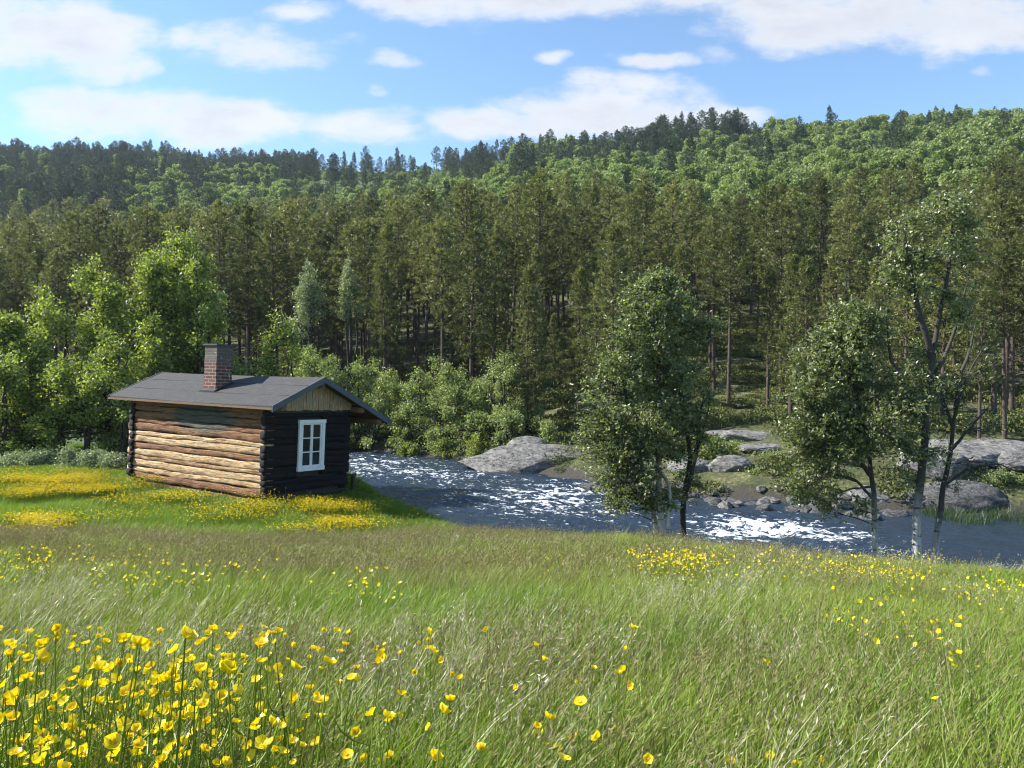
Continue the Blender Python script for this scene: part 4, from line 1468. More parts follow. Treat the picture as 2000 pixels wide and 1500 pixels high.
# ------------------------------------------------------------------ instancing helper for stuff
def scatter(name, label, cat, sources, pos, rot, scl, kind='stuff'):
    """one stuff object: sources is a list of unlinked objects, one is picked per point"""
    pos = np.asarray(pos, np.float32)
    n = len(pos)
    me = bpy.data.meshes.new(name)
    me.vertices.add(n); me.vertices.foreach_set('co', pos.ravel())
    for nm, dt, arr in (('rot', 'FLOAT_VECTOR', rot), ('scl', 'FLOAT_VECTOR', scl)):
        a = me.attributes.new(nm, dt, 'POINT'); a.data.foreach_set('vector', np.asarray(arr, np.float32).ravel())
    a = me.attributes.new('pick', 'INT', 'POINT')
    rr = np.random.default_rng(n)
    a.data.foreach_set('value', rr.integers(0, len(sources), n).astype(np.int32))
    me.update()
    o = bpy.data.objects.new(name, me); COL.objects.link(o)
    ng = bpy.data.node_groups.new(name, 'GeometryNodeTree')
    ng.interface.new_socket('Geometry', in_out='INPUT', socket_type='NodeSocketGeometry')
    ng.interface.new_socket('Geometry', in_out='OUTPUT', socket_type='NodeSocketGeometry')
    N = ng.nodes; L = ng.links
    gi = N.new('NodeGroupInput'); go = N.new('NodeGroupOutput')
    ip = N.new('GeometryNodeInstanceOnPoints')
    jn = N.new('GeometryNodeJoinGeometry')
    for s in sources:
        oi = N.new('GeometryNodeObjectInfo'); oi.inputs[0].default_value = s; oi.inputs['As Instance'].default_value = True
        L.new(oi.outputs['Geometry'], jn.inputs[0])
    def na(nm, dt):
        x = N.new('GeometryNodeInputNamedAttribute'); x.data_type = dt; x.inputs[0].default_value = nm
        return x.outputs[0]
    L.new(gi.outputs[0], ip.inputs['Points']); L.new(jn.outputs[0], ip.inputs['Instance'])
    ip.inputs['Pick Instance'].default_value = True
    L.new(na('pick', 'INT'), ip.inputs['Instance Index'])
    er = N.new('FunctionNodeEulerToRotation')
    L.new(na('rot', 'FLOAT_VECTOR'), er.inputs[0]); L.new(er.outputs[0], ip.inputs['Rotation'])
    L.new(na('scl', 'FLOAT_VECTOR'), ip.inputs['Scale'])
    L.new(ip.outputs[0], go.inputs[0])
    md = o.modifiers.new('scatter', 'NODES'); md.node_group = ng
    return tag(o, label, cat, kind=kind)


def far_src(seed, leafname, **kw):
    tb, cr = pine_meshes(seed, lod=1, **kw)
    mb = MB()
    mb.v = tb.v + cr.v; mb.a = tb.a + cr.a
    mb.q = tb.q + [q + tb.n for q in cr.q]; mb.qm = tb.qm + [np.full(len(q), 1) for q in cr.qm]
    mb.n = tb.n + cr.n
    return mb.obj('far_pine', [M['pine_bark'], M[leafname]], link=False)


def hill_xy(n, rng, f, lo, hi, umax=.8):
    out = []
    while len(out) < n:
        m = n * 3
        D = np.sqrt(rng.uniform(lo ** 2, hi ** 2, m)); u = rng.uniform(-umax, umax, m)
        w = f(1000 + 1500 * u, D, u * D)
        k = rng.random(m) < w
        out.extend(np.stack([u[k] * D[k], D[k]], 1).tolist())
    return np.array(out[:n])


FP1 = [far_src(21, 'pine', H=12, cb=.36, R_=1.9), far_src(22, 'pine', H=12, cb=.42, R_=2.0), far_src(23, 'pine', H=12, cb=.30, R_=1.8, conical=True), far_src(24, 'pine', H=12, cb=.38, R_=2.1, conical=True)]
rest = np.array(rest)
rz = ground_z(rest[:, 0], rest[:, 1])
s = rest[:, 2] / 12
scatter('pine_forest', 'dense dark pine forest rising behind the front pines across the river', 'forest', FP1, np.c_[rest[:, :2], rz - .1],
        np.c_[np.zeros(len(rest)), np.zeros(len(rest)), rn.uniform(0, 6.28, len(rest))], np.c_[s, s, s])

# hillside: birches and bluish pines
def f_pine(px, D, x):
    w = np.where(D > 330, .55, .10)
    w = np.where((px < 720) & (D > 300), 1.0, w)
    w = np.where((px < 250) & (D > 190), 1.0, w)
    w = np.where((px > 250) & (px < 950) & (D < 300), .10 + .9 * (vnoise(px * .02, D * .03, 6) > .72), w)
    w = np.where((px > 620) & (px < 900) & (D > 300), .12, w)
    w = np.where((px > 1000) & (px < 1190) & (D > 200), .45, w)
    w = np.where((px > 1190) & (px < 1510) & (D > 235), 1.0, w)
    w = np.where((px > 1510) & (D > 335), .5, w)
    w = np.where((px > 1510) & (D < 335), .09, w)
    return w
def f_birch(px, D, x):
    w = 1.25 - f_pine(px, D, x)
    w = np.where(D < np.interp(px, [0, 300, 700, 1000, 1300, 1600, 2000], [200, 195, 150, 108, 80, 70, 68]) - 3, 0, w)
    w = np.where((px > 620) & (px < 1000) & (D > 270), .3, w)
    return np.clip(w, 0, 1)
FP2 = [far_src(31, 'pine_far', H=12, cb=.22, R_=2.0), far_src(32, 'pine_far', H=12, cb=.30, R_=2.5), far_src(33, 'pine_far', H=12, cb=.12, R_=1.8, conical=True), far_src(34, 'pine_far', H=12, cb=.35, R_=2.3)]
rh = np.random.default_rng(9)
a = hill_xy(2300, rh, f_pine, 140, 440)
s = rh.uniform(.6, 1.25, len(a)) * 12 / 12
scatter('hill_pines', 'dark bluish pines scattered and massed over the far hillside and its ridge', 'forest', FP2, np.c_[a, ground_z(a[:, 0], a[:, 1]) - .2],
        np.c_[np.zeros(len(a)), np.zeros(len(a)), rh.uniform(0, 6.28, len(a))], np.c_[s, s, s])


def round_tree(seed, H=6, R_=2.0, n=1000, leaf=.42, leafname='birch_far'):
    rng = np.random.default_rng(seed)
    mb = MB()
    v, q = tube(np.array([[0, 0, 0], [.1, 0, H * .4], [0, .1, H * .8]]), np.array([.09, .06, .02]), 5)
    mb.add(v, q, mat=1)
    for k in range(4):
        a = rng.uniform(0, 6.28)
        e = np.array([math.cos(a) * R_ * .6, math.sin(a) * R_ * .6, H * rng.uniform(.5, .85)])
        v, q = tube(np.array([[0, 0, H * .3], e * [.5, .5, .8], e]), np.array([.04, .03, .01]), 4); mb.add(v, q, mat=1)
    lob = [(rng.uniform(-.5, .5), rng.uniform(-.5, .5), rng.uniform(.32, .88), rng.uniform(.3, .5)) for _ in range(10)] + [(0, 0, .85, .35)]
    c = []
    for l in lob:
        d = rng.normal(size=(n // 11, 3)); d /= np.linalg.norm(d, axis=1)[:, None]
        r = rng.uniform(.35, 1, n // 11) ** .4
        c.append(np.array([l[0] * R_, l[1] * R_, l[2] * H]) + d * r[:, None] * l[3] * R_ * [1, 1, .95])
    c = np.concatenate(c)
    v, q = leaves(c, leaf, rng, .3, .8)
    mb.add(v, q, val=np.repeat(rng.beta(2, 2, len(c)), 4))
    return mb.obj('hill_birch', [M[leafname], M['birch_bark']], link=False)


HB = [round_tree(s_, H=h, R_=r) for s_, h, r in ((51, 6, 2.0), (52, 7, 1.9), (53, 5, 2.1), (54, 6.5, 2.4))]
a = hill_xy(9800, rh, f_birch, 70, 440)
s = rh.uniform(.7, 1.6, len(a)) * np.where(((1000 + 1500 * a[:, 0] / a[:, 1]) > 560) & ((1000 + 1500 * a[:, 0] / a[:, 1]) < 1000) & (a[:, 1] > 240), .6, 1.0) * np.interp(a[:, 1], [80, 220], [.62, 1.0])
scatter('hill_birches', 'light green birch wood covering the hillside', 'forest', HB, np.c_[a, ground_z(a[:, 0], a[:, 1]) - .15],
        np.c_[np.zeros(len(a)), np.zeros(len(a)), rh.uniform(0, 6.28, len(a))], np.c_[s, s, s])
# low heather, blueberry and saplings on the forest floor
def heath(seed, R_=.8, n=420):
    rng = np.random.default_rng(seed)
    d = rng.normal(size=(n, 3)); d /= np.linalg.norm(d, axis=1)[:, None]
    c = d * rng.uniform(.3, 1, (n, 1)) ** .5 * [R_, R_, .28]
    c[:, 2] = np.abs(c[:, 2])
    mb = MB(); v, q = leaves(c, .10, rng, .8, .7); mb.add(v, q, val=np.repeat(rng.beta(2, 2, n), 4))
    return mb.obj('heather', M['heath'], link=False)
HE = [heath(61), heath(62), heath(63, 1.0)]
out = []
while len(out) < 9500:
    D = math.sqrt(rp.uniform(22 ** 2, 75 ** 2)); x = rp.uniform(-.8, .8) * D
    t = D - float(np.interp(x, FD[:, 0], FD[:, 1]))
    if t < .6 or vnoise(x * .35, D * .35, 12) < .30: continue
    px = 1000 + 1500 * x / D
    if 1395 < px < 1495 and 31 < D < 43 and rp.random() < .6: continue
    if any(abs(x - a_) < sx_ * .9 and -sy_ * 2.2 < D - b_ < sy_ for a_, b_, sx_, sy_ in SLABS): continue
    out.append((x, D))
a = np.array(out); s = rh.uniform(.4, 1.1, len(a))
scatter('undergrowth', 'low heather and berry scrub covering the far bank and forest floor', 'undergrowth', HE, np.c_[a, ground_z(a[:, 0], a[:, 1]) - .02],
        np.c_[np.zeros(len(a)), np.zeros(len(a)), rh.uniform(0, 6.28, len(a))], np.c_[s, s, s * rh.uniform(.7, 1.6, len(a))])


# ------------------------------------------------------------------ grass
def blades(n, R_, h, w, rng, lean=.35, curve=.35, seg=3, rad=None):
    """n curved tapering blades rooted in a disc"""
    r = np.sqrt(rng.random(n)) * R_; a = rng.uniform(0, 6.283, n)
    b = np.stack([r * np.cos(a), r * np.sin(a), np.zeros(n)], 1)
    H = h * rng.uniform(.55, 1.2, n)
    dr = rng.normal(size=(n, 2)) * .32 + [lean, .05]
    th = rng.uniform(0, 6.283, n)
    sd = np.stack([np.cos(th), np.sin(th), np.zeros(n)], 1)
    rows = []
    for k in range(seg + 1):
        f = k / seg
        c = b + np.stack([dr[:, 0] * H * (f * .5 + curve * f * f), dr[:, 1] * H * (f * .5 + curve * f * f), H * (f - .18 * f * f)], 1)
        ww = w * (1 - f ** 1.6) + .0006
        rows.append(c - sd * ww / 2); rows.append(c + sd * ww / 2)
    V = np.stack(rows, 1)
    m = V.shape[1]
    Q = []
    for k in range(seg):
        Q.append(np.arange(n)[:, None] * m + np.array([2 * k, 2 * k + 1, 2 * k + 3, 2 * k + 2]))
    Q = np.stack(Q, 1).reshape(-1, 4)
    tips = (rows[-1] + rows[-2]) / 2
    return V.reshape(-1, 3), Q, m, tips, dr


def grass_patch(seed, n, R_, h, w, matname, heads=0, headmat='brown', headh=.0, lean=.35, hs=1.0):
    rng = np.random.default_rng(seed)
    mb = MB()
    if n:
        v, q, m, _, _ = blades(n, R_, h, w, rng, lean)
        mb.add(v, q, val=np.repeat(rng.beta(2, 2.2, n), m))
    if heads:
        v, q, m, tips, dr = blades(heads, R_, headh, max(w * .45, .0016), rng, lean * .9, .25)
        mb.add(v, q, mat=1, val=np.repeat(rng.beta(2, 2, heads), m))
        # panicles: little spikelets along the top of the stem
        k = 12
        ax = np.stack([dr[:, 0], dr[:, 1], np.full(heads, .8)], 1); ax /= np.linalg.norm(ax, axis=1)[:, None]
        t = np.linspace(-.085, .02, k) * hs
        c = tips[:, None] + ax[:, None] * t[None, :, None] + rng.normal(size=(heads, k, 3)) * .006 * hs
        c = c.reshape(-1, 3)
        nn = len(c)
        d = np.repeat(ax, k, 0) + rng.normal(size=(nn, 3)) * .35
        d /= np.linalg.norm(d, axis=1)[:, None]
        sdv = np.cross(d, rng.normal(size=(nn, 3))); sdv /= np.linalg.norm(sdv, axis=1)[:, None]
        L = .014 * hs; W = .0024 * hs ** 1.5
        V = np.stack([c - d * L / 2, c + sdv * W / 2, c + d * L / 2, c - sdv * W / 2], 1).reshape(-1, 3)
        mb.add(V, np.arange(nn * 4).reshape(-1, 4), mat=1, val=np.repeat(rng.beta(2, 2, nn), 4))
    return mb.obj('grass_patch', [M[matname], M[headmat]], link=False)


def in_cabin(x, y, pad=0.05):
    c, s_ = math.cos(CY), math.sin(CY)
    dx = x + 5.041; dy = y - 15.652
    lx = dx * c + dy * s_; ly = -dx * s_ + dy * c
    return (lx > -pad) & (lx < CW + pad) & (ly > -pad) & (ly < CLn + pad)


def bankdist(x, y): return y - y_near(x)


def region(px, D, blobs):
    """soft mask from ellipses (px, py, rx, ry) expressed on the meadow as seen"""
    return 0


def mead_pts(n, rng, lo, hi, power=1.0, umax=1.05):
    D = lo + (hi - lo) * rng.random(n * 2) ** power
    u = rng.uniform(-umax, umax, n * 2)
    x = u * D; y = D
    ok = (bankdist(x, y) < 1.6) & (~in_cabin(x, y)) & (u < .95)
    x = x[ok][:n]; y = y[ok][:n]
    return x, y


def pyof(x, y, dz=0.2):
    return pix(x, y, ground_z(x, y) + dz)


def ell(px, py, L):
    m = np.zeros_like(px)
    for cx, cy, rx, ry, w in L:
        m = np.maximum(m, w * np.exp(-(((px - cx) / rx) ** 2 + ((py - cy) / ry) ** 2)))
    return m


def masks(x, y):
    px, py = pyof(x, y)
    nz = fbm(x * .9, y * .9, 3, 31); nz2 = fbm(x * .45 + 9, y * .9, 3, 37)
    brown = ell(px, py, [(300, 1045, 900, 26, 1.0), (900, 1085, 700, 40, .75), (450, 1225, 420, 34, .75), (1000, 1240, 520, 45, .95), (1650, 1120, 420, 30, .5), (1250, 1300, 500, 50, .6), (1700, 1420, 400, 70, .6), (60, 1180, 260, 50, .6)])
    brown = np.clip(brown + (nz - .5) * 1.5, 0, 1)
    dry = ell(px, py, [(1330, 1150, 200, 26, .95), (1200, 1180, 200, 22, .6), (1230, 1400, 240, 70, 1.0), (1450, 1320, 260, 60, .6), (1560, 1430, 320, 60, .7), (130, 1160, 160, 30, .35), (560, 1300, 160, 60, .4), (1120, 1450, 200, 60, .7), (700, 1110, 120, 14, .5), (1500, 1230, 260, 40, .4)])
    dry = np.clip(dry + (nz2 - .55) * 1.3, 0, 1)
    lushm = ell(px, py, [(750, 1170, 380, 45, .9), (200, 985, 700, 26, 1.0), (860, 1000, 120, 40, 1.0), (1300, 1210, 420, 40, .8), (1850, 1370, 240, 60, .95), (950, 1440, 150, 60, .9), (1950, 1115, 160, 18, .9), (1700, 1290, 300, 40, .6)])
    lushm = np.where((x < -1.5) & (y > 12), 1.0, lushm)
    lushm = np.clip(lushm + (nz - .55) * 1.2, 0, 1)
    return px, py, brown, dry, lushm


def lay(name, label, patches, x, y, keep, rng, smin=.8, smax=1.2):
    x = x[keep]; y = y[keep]; n = len(x)
    if not n: return
    z = ground_z(x, y)
    e = .25
    gx = (ground_z(x + e, y) - z) / e; gy = (ground_z(x, y + e) - z) / e
    s_ = rng.uniform(smin, smax, n)
    hz = s_ * rng.uniform(.68, 1.05, n)
    dcab = np.minimum(np.hypot(x + 4.4, y - 16.4), np.minimum(np.hypot(x + 5.6, y - 15.9), np.hypot(x + 7.4, y - 17.0)))
    hz = hz * (.42 + .58 * sm(dcab, .9, 2.6))
    rot = np.c_[np.arctan(gy) * .9, -np.arctan(gx) * .9, rng.normal(0, .45, n)]
    scatter(name, label, 'grass', patches, np.c_[x, y, z - .015], rot, np.c_[s_, s_, hz])
    print(name, n)


rq = np.random.default_rng(21)
nearG = [grass_patch(i, 120, .17, .20, .0034, 'grass') for i in range(4)]
nearL = [grass_patch(10 + i, 120, .17, .21, .0042, 'lush') for i in range(3)]
nearB = [grass_patch(20 + i, 40, .17, .20, .003, 'grass', 22, 'brown', .30, hs=1.0) for i in range(4)]
nearD = [grass_patch(30 + i, 26, .17, .22, .003, 'dry', 16, 'dry', .34, hs=1.15) for i in range(4)]
midG = [grass_patch(40 + i, 190, .42, .19, .0075, 'grass') for i in range(4)]
midL = [grass_patch(50 + i, 190, .42, .20, .0085, 'lush') for i in range(3)]
midB = [grass_patch(60 + i, 20, .42, .18, .007, 'grass', 60, 'brown', .28, hs=1.7) for i in range(4)]
midD = [grass_patch(70 + i, 40, .42, .20, .006, 'dry', 26, 'dry', .32, hs=1.6) for i in range(4)]

x, y = mead_pts(5200, rq, .25, 5.6, .62)
px, py, br, dr, lu = masks(x, y)
r = rq.random(len(x))
kL = lu > rq.random(len(x)) * .8 + .05
lay('meadow_grass', 'green meadow grass in the foreground', nearG, x, y, ~kL, rq)
lay('lush_grass', 'fresh bright green grass patches in the foreground', nearL, x, y, kL, rq)
x, y = mead_pts(5200, rq, .25, 5.6, .62)
px, py, br, dr, lu = masks(x, y)
lay('seed_head_grass', 'brownish grass seed heads in the foreground meadow', nearB, x, y, rq.random(len(x)) < br * .36, rq)
x, y = mead_pts(4200, rq, .25, 5.6, .62)
px, py, br, dr, lu = masks(x, y)
lay('dry_grass', 'pale dry grass stalks in the foreground meadow', nearD, x, y, rq.random(len(x)) < dr * .33, rq)
x, y = mead_pts(9000, rq, 5.0, 26, .8)
px, py, br, dr, lu = masks(x, y)
kL = lu > rq.random(len(x)) * .8 + .05
lay('distant_meadow_grass', 'green meadow grass on the slope down to the river', midG, x, y, ~kL, rq)
lay('distant_lush_grass', 'bright green grass around the cabin and on the river bank', midL, x, y, kL, rq)
x, y = mead_pts(9000, rq, 5.0, 26, .8)
px, py, br, dr, lu = masks(x, y)
lay('distant_seed_heads', 'brownish seed heads over the distant meadow', midB, x, y, (rq.random(len(x)) < br * .34) & ~((x < -2) & (y > 11.5)), rq)
x, y = mead_pts(5000, rq, 5.0, 15, .9)
px, py, br, dr, lu = masks(x, y)
lay('distant_dry_grass', 'pale dry grass over the distant meadow', midD, x, y, (rq.random(len(x)) < dr * .45) & ~((x < -2) & (y > 11.5)), rq)
# reeds in the water on the right
rd = [grass_patch(90 + i, 46, .3, .48, .010, 'reed', lean=.08) for i in range(3)]
n = 130
xr = rq.uniform(12.2, 19, n); yr = y_far(xr) - rq.uniform(-.2, 1.3, n)
s_ = rq.uniform(.7, 1.2, n)
scatter('reeds', 'green reeds standing in the water at the right-hand far shore', 'reeds', rd, np.c_[xr, yr, np.full(n, WATER - .12)], np.c_[np.zeros(n), np.zeros(n), rq.uniform(0, 6, n)], np.c_[s_, s_, s_])


# ------------------------------------------------------------------ buttercups
def bloom_mesh(seed, cup=.55, R_=.0125, simple=False):
    rng = np.random.default_rng(seed)
    mb = MB()
    nr, nc = (4, 5) if not simple else (2, 3)
    for k in range(5):
        a = k * 2 * math.pi / 5 + rng.normal() * .06
        op = cup + rng.normal() * .07
        t = np.linspace(0, 1, nr); w = np.linspace(-1, 1, nc)
        T_, W_ = np.meshgrid(t, w, indexing='ij')
        r = T_ * R_ * (1 - .10 * W_ ** 2 * T_)
        wid = R_ * .62 * np.sin(np.clip(T_ * 1.05, 0, 1) ** .75 * math.pi * .62) * W_
        el = op * T_ ** .8 + .10 * T_ ** 3
        rad = r * np.cos(el) * 1.05; zz = r * np.sin(el) + np.abs(W_) ** 2 * R_ * .14 * T_
        ca, sa = math.cos(a), math.sin(a)
        v = np.stack([rad * ca - wid * sa, rad * sa + wid * ca, zz + .0004 * k], -1).reshape(-1, 3)
        i = np.arange(nr - 1)[:, None] * nc; j = np.arange(nc - 1)[None, :]
        q = np.stack([i + j, i + nc + j, i + nc + j + 1, i + j + 1], -1).reshape(-1, 4)
        mb.add(v, q, val=rng.uniform(.2, .9))
    return mb


def eye_mesh(seed, R_=.0125):
    rng = np.random.default_rng(seed)
    v, f = ico(1)
    mb = MB(); mb.add(v * [.0030, .0030, .0022] + [0, 0, .0025], t=f, val=.4)
    for k in range(22):
        a = rng.uniform(0, 6.28); r = rng.uniform(.002, .0042)
        c = np.array([r * math.cos(a), r * math.sin(a), .0035])
        vv, qq = tube(np.array([c * [.5, .5, .2], c, c + [c[0] * .3, c[1] * .3, .0018]]), np.array([.0003, .0003, .0006]), 3)
        mb.add(vv, qq, val=.9)
    return mb


def stem_mesh(seed, H):
    rng = np.random.default_rng(seed)
    mb = MB()
    bx = rng.uniform(.02, .09); by = rng.normal() * .03
    pl = np.array([[0, 0, 0], [bx * .3, by * .3, H * .4], [bx * .7, by * .8, H * .75], [bx, by, H]])
    pl = smooth_line(pl, 9)
    v, q = tube(pl, np.linspace(.0017, .0008, 9), 4); mb.add(v, q, val=.4)
    # side shoot with a bud and narrow leaves
    for k in range(3):
        f = rng.uniform(.25, .8); i = int(f * 8)
        a = rng.uniform(0, 6.28); L = rng.uniform(.03, .07)
        e = pl[i] + [math.cos(a) * L, math.sin(a) * L, L * .9]
        v, q = tube(bez(pl[i], pl[i] + [math.cos(a) * L * .8, math.sin(a) * L * .8, L * .2], e, 4), np.array([.0010, .0016, .0016, .0004]), 4)
        mb.add(v, q, val=.6)
    return mb, pl[-1], pl[-1] - pl[-2]


BL = []
for i in range(7):
    cup = [.30, .45, .6, .8, .95, .5, .7][i]
    BL.append((bloom_mesh(200 + i, cup).mesh('bloom', [M['petal']], True), eye_mesh(220 + i).mesh('flower_center', [M['eye']])))
ST = []
for i in range(6):
    mb, tip, d = stem_mesh(240 + i, .40)
    ST.append((mb.mesh('stem', [M['grass']]), tip, d))


def buttercup(x, y, ztip, s_, rng, label, group, k=None):
    zg = gz(x, y)
    Hh = ztip - zg
    stm, tip, d = ST[rng.integers(0, len(ST))]
    f = Hh / .40
    r = bpy.data.objects.new('buttercup', None); COL.objects.link(r); r.empty_display_size = .02
    az = rng.normal() * .6
    ca, sa = math.cos(az), math.sin(az)
    ox = (tip[0] * ca - tip[1] * sa) * f; oy = (tip[0] * sa + tip[1] * ca) * f
    r.location = (x - ox, y - oy, zg); r.rotation_euler = (0, 0, az)
    tag(r, label, 'flower', group)
    st = bpy.data.objects.new('stem', stm); COL.objects.link(st); st.parent = r; st.scale = (f, f, f)
    bm, em = BL[rng.integers(0, len(BL)) if k is None else k]
    b = bpy.data.objects.new('bloom', bm); COL.objects.link(b); b.parent = r
    b.location = tuple(tip * f)
    # faces tip towards sun and sky with scatter
    b.rotation_euler = (rng.normal() * .45, rng.normal() * .45 - .15, rng.uniform(0, 6.28))
    b.scale = (s_, s_, s_ * rng.uniform(.85, 1.25))
    e = bpy.data.objects.new('flower_center', em); COL.objects.link(e); e.parent = b
    return r


rf = np.random.default_rng(8)
GF = 'buttercups in the foreground'
# the clearly visible blooms, where and as large as the photograph shows them
big = [(362, 1245, 46, 'large open buttercup standing highest, left of centre'), (268, 1262, 46, 'broad buttercup in the tallest cluster at the left'), (245, 1252, 30, 'half closed buttercup beside the broad one of the tallest cluster'), (415, 1232, 26, 'small high buttercup right of the large open one'), (508, 1258, 34, 'cup shaped buttercup with buds beside it'),
       (445, 1312, 46, 'wide open buttercup with deep yellow heart below the highest blooms'), (75, 1288, 42, 'large blurred buttercup near the left edge'), (18, 1262, 30, 'buttercup at the left edge in the upper row'), (80, 1262, 26, 'small buttercup above the large blurred one near the left edge'), (60, 1235, 16, 'small buttercup bud like bloom topping the left side'),
       (515, 1226, 16, 'tiny high buttercup above the cup shaped one'), (462, 1240, 16, 'tiny buttercup between the two highest blooms'), (733, 1272, 14, 'lone small buttercup against brown grass'), (232, 1296, 26, 'buttercup just below the tallest cluster'), (296, 1303, 24, 'buttercup between tallest cluster and wide open one'),
       (350, 1350, 34, 'buttercup in the middle of the yellow cluster'), (325, 1362, 28, 'buttercup left in the middle cluster'), (300, 1358, 24, 'low left buttercup of the middle cluster'), (390, 1342, 24, 'buttercup right of the middle cluster'), (248, 1354, 32, 'single broad buttercup below the tallest cluster'), (240, 1386, 26, 'rounded buttercup below the single broad one'),
       (30, 1362, 38, 'wide buttercup low at the left edge'), (55, 1368, 24, 'buttercup right beside the wide one at the left edge'), (168, 1374, 20, 'small buttercup between two left groups'), (160, 1440, 28, 'cup shaped buttercup in the lower left'), (220, 1452, 42, 'flat wide buttercup near the bottom left'), (160, 1472, 40, 'large buttercup at the bottom left edge'), (95, 1466, 26, 'upright buttercup in the bottom left corner'),
       (38, 1452, 30, 'buttercup in the bottom left corner'), (205, 1418, 24, 'buttercup above the flat wide one'), (470, 1452, 26, 'upright cupped buttercup low in the centre left'), (545, 1448, 22, 'buttercup right of the upright cupped one'), (695, 1432, 28, 'cupped buttercup left of the green grass tuft'), (697, 1402, 20, 'buttercup above the cupped one at the green tuft'), (736, 1402, 18, 'small buttercup right of its pair above the green tuft'),
       (848, 1482, 38, 'buttercup at the bottom edge near the centre'), (750, 1492, 24, 'buttercup cut by the bottom edge left of centre'), (712, 1486, 26, 'buttercup at the bottom edge below the cupped one'), (1070, 1405, 30, 'highest large buttercup of the right group'), (1170, 1442, 30, 'broad buttercup at the right of the right group'), (1104, 1388, 18, 'small buttercup above the right group'),
       (1130, 1398, 18, 'small buttercup top right of the right group'), (1052, 1436, 18, 'round little buttercup left of the right group'), (1065, 1455, 22, 'buttercup low left in the right group'), (1086, 1466, 22, 'buttercup low middle of the right group'), (1120, 1442, 24, 'buttercup in the centre of the right group'), (1205, 1425, 22, 'rightmost buttercup of the right group'), (1160, 1332, 14, 'small far buttercup above the right group'),
       (1125, 1336, 14, 'small far buttercup left of its pair above the right group'), (1432, 1490, 18, 'buttercup at the bottom edge right of the right group'), (1505, 1480, 16, 'small buttercup at the bottom edge among pale grass'), (1985, 1467, 14, 'small lone buttercup near the bottom right corner'), (1555, 1495, 16, 'buttercup cut by the bottom edge among pale grass'), (1602, 1487, 14, 'tiny buttercup by the bottom edge right of centre')]
used_px = []
for px, py, wpx, lab in big:
    Dd = min(max(.027 * 1500 / wpx, .62), 2.4)
    p = P(px, py, Dd)
    # the bloom must stand on a stem of plausible length; move it back if the ground is too far below
    while p[2] - gz(p[0], p[1]) > .62 and Dd < 3.2:
        Dd += .04; p = P(px, py, Dd)
    s_ = max(.6, min(1.9, wpx / 1500 * Dd / .028))
    while p[2] - gz(p[0], p[1]) < .12 and Dd > .6:
        Dd -= .04; p = P(px, py, Dd)
    buttercup(p[0], p[1], p[2], s_, rf, lab, GF)
    used_px.append((px, py))


def fl_where(px):
    for lim, s_ in ((130, 'at the left edge'), (260, 'under the tallest cluster at the left'), (420, 'around the middle cluster'), (560, 'below the cup shaped bloom'), (700, 'left of the green grass tuft'), (860, 'around the green grass tuft'), (1010, 'left of the right group'), (1260, 'in the right group'), (5000, 'in the pale grass at right')):
        if px < lim: return s_


cnt = 0; tries = 0
while cnt < 300 - len(big) and tries < 200000:
    tries += 1
    Dd = .8 + 1.6 * rf.random() ** .9
    u = rf.uniform(-.72, .25)
    px = 1000 + 1500 * u
    x = u * Dd
    w = .8 if px < 560 else (.5 if px < 900 else (.28 if px < 1240 else .02))
    if px > 1000 and Dd > 2.4: w *= .2
    w *= .35 + 1.3 * vnoise(x * 4, Dd * 4, 71)
    if px < 560: w = max(w, .3) if Dd < 1.2 else w
    if rf.random() > w: continue
    zt = gz(x, Dd) + rf.uniform(.20, .42)
    _, py = pix(x, Dd, zt)
    if py > 1510 or py < 1225: continue
    kb = int(rf.integers(0, 7)); sb = rf.uniform(.42, .86)
    buttercup(x, Dd, zt, sb, rf, ('tiny ' if sb < .56 else 'small ' if sb < .71 else 'bigger ') + ['flat open', 'open', 'half open', 'nearly closed', 'closed', 'bowl shaped', 'cupped'][kb] + ' buttercup ' +
              ('near the bottom edge ' if py > 1430 else 'low in the patch ' if py > 1360 else 'midway up the patch ' if py > 1300 else 'in the top row ') + fl_where(px), GF, kb)
    cnt += 1
print('buttercups', cnt + len(big))

# all the rest of the buttercups as one object
def fsrc(seed, H, s_, cup, nfl=1):
    rng = np.random.default_rng(seed)
    mb = MB()
    for k in range(nfl):
        off = np.array([rng.normal() * .12, rng.normal() * .12, 0]) * (nfl > 1)
        h = H * rng.uniform(.8, 1.12)
        b = bloom_mesh(seed + k * 3, cup + rng.normal() * .15, simple=True)
        v = np.concatenate(b.v) * s_
        ax, ay = rng.normal(0, .5, 2)
        cx, sx = math.cos(ax), math.sin(ax); cy, sy = math.cos(ay), math.sin(ay)
        v = v @ np.array([[1, 0, 0], [0, cx, sx], [0, -sx, cx]]) @ np.array([[cy, 0, -sy], [0, 1, 0], [sy, 0, cy]])
        tip = off + [rng.uniform(.01, .06), rng.normal() * .02, h]
        mb.add(v + tip, np.concatenate(b.q), mat=0, val=np.concatenate(b.a))
        v, q = tube(bez(off, off + [.005, 0, h * .5], tip, 4), np.linspace(.002, .001, 4) * (1 if nfl == 1 else 1.6), 3)
        mb.add(v, q, mat=1, val=.4)
    return mb.obj('buttercup_source', [M['petal'], M['grass']], link=False)


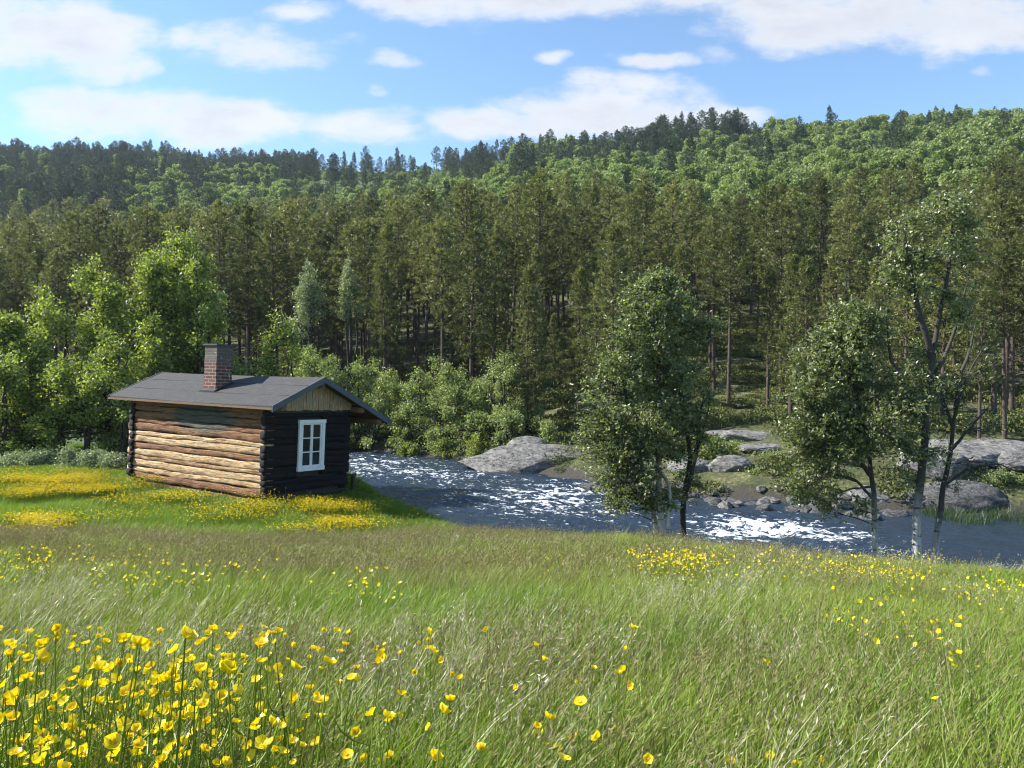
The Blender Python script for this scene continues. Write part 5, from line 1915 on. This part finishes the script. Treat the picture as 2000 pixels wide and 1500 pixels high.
FS = [fsrc(300 + i, .33, 1.0, [.4, .6, .85, .5][i]) for i in range(4)]
FM = [fsrc(320 + i, .30, 1.0, .5, 5) for i in range(5)]
x, y = mead_pts(110000, rq, 1.0, 21, .72, .85)
px, py = pyof(x, y, .3)
nzf = fbm(x * 1.6, y * 1.6, 3, 91)
nzc = fbm(x * .7, y * 1.2, 3, 95)
dn = ell(px, py, [(60, 945, 230, 20, 2.2), (330, 962, 150, 16, 1.3), (500, 988, 190, 20, 2.4), (100, 1005, 110, 14, 2.0), (620, 1012, 120, 12, 1.4), (0, 925, 300, 12, 1.8),
                  (60, 1075, 160, 26, .5), (330, 1100, 150, 14, .7), (530, 1055, 30, 8, .8), (660, 1115, 110, 13, 1.0), (540, 1102, 40, 8, .7), (200, 1065, 160, 14, .4),
                  (1320, 1078, 75, 15, 2.2), (1150, 1055, 80, 8, .6), (1130, 1085, 80, 16, .5), (1430, 1090, 120, 14, .3), (1700, 1090, 110, 12, 1.1), (1770, 1103, 70, 10, 1.3), (1560, 1080, 100, 8, .6), (1900, 1103, 120, 8, .9), (1930, 1130, 100, 8, .5),
                  (1720, 1165, 110, 18, .75), (1830, 1195, 90, 22, .6), (1900, 1225, 70, 14, .5), (1700, 1215, 80, 14, .3), (1500, 1252, 45, 10, .7), (1800, 1275, 60, 10, .35),
                  (260, 1380, 520, 110, 1.5), (1140, 1420, 110, 60, .2), (420, 1160, 300, 30, .06), (1450, 1190, 260, 40, .05)])
dn = np.clip(dn - .12, 0, 3)
dn = dn * np.clip((nzf - .34) * 4, 0, 1.4) * np.clip((nzc - .3) * 3.5, .25, 1.3)
far = y > 6
near_k = (~far) & (rq.random(len(x)) < dn * .8)
far_k = far & (rq.random(len(x)) < (dn * .6) ** 1.4)
kk = near_k | (far & (rq.random(len(x)) < dn * .3))
def sc(name, label, src, k, s0, s1):
    xx, yy = x[k], y[k]; n = len(xx)
    s_ = rq.uniform(s0, s1, n) * np.where((yy < 9.5) & (s1 > .92), .62, 1.0)
    scatter(name, label, 'flowers', src, np.c_[xx, yy, ground_z(xx, yy)], np.c_[np.zeros(n), np.zeros(n), rq.uniform(0, 6.28, n)], np.c_[s_, s_, s_])
    print(name, n)
sc('buttercup_scatter', 'buttercups sprinkled through the middle of the meadow', FS, near_k, .5, .9)
sc('buttercup_drifts', 'yellow drifts of buttercups in front of the cabin and along the meadow edge', FM, far_k, .7, .95)

# ------------------------------------------------------------------ thin air haze
hz = MB()
v, q = boxv(-900, 900, -400, 1200, -40, 260)
hz.add(v, q)
mh = bpy.data.materials.new('haze')
mh.use_nodes = True
T = NT(mh.node_tree)
T.n.remove(T.n['Principled BSDF'])
pv = T.add('ShaderNodeVolumePrincipled')
pv.inputs['Color'].default_value = (.72, .84, 1.0, 1)
pv.inputs['Density'].default_value = .00016
pv.inputs['Anisotropy'].default_value = .2
T.t.links.new(pv.outputs[0], T.n['Material Output'].inputs['Volume'])
ho = hz.obj('haze', mh)
tag(ho, 'thin bluish air between the viewer and the hill', 'haze', kind='stuff')
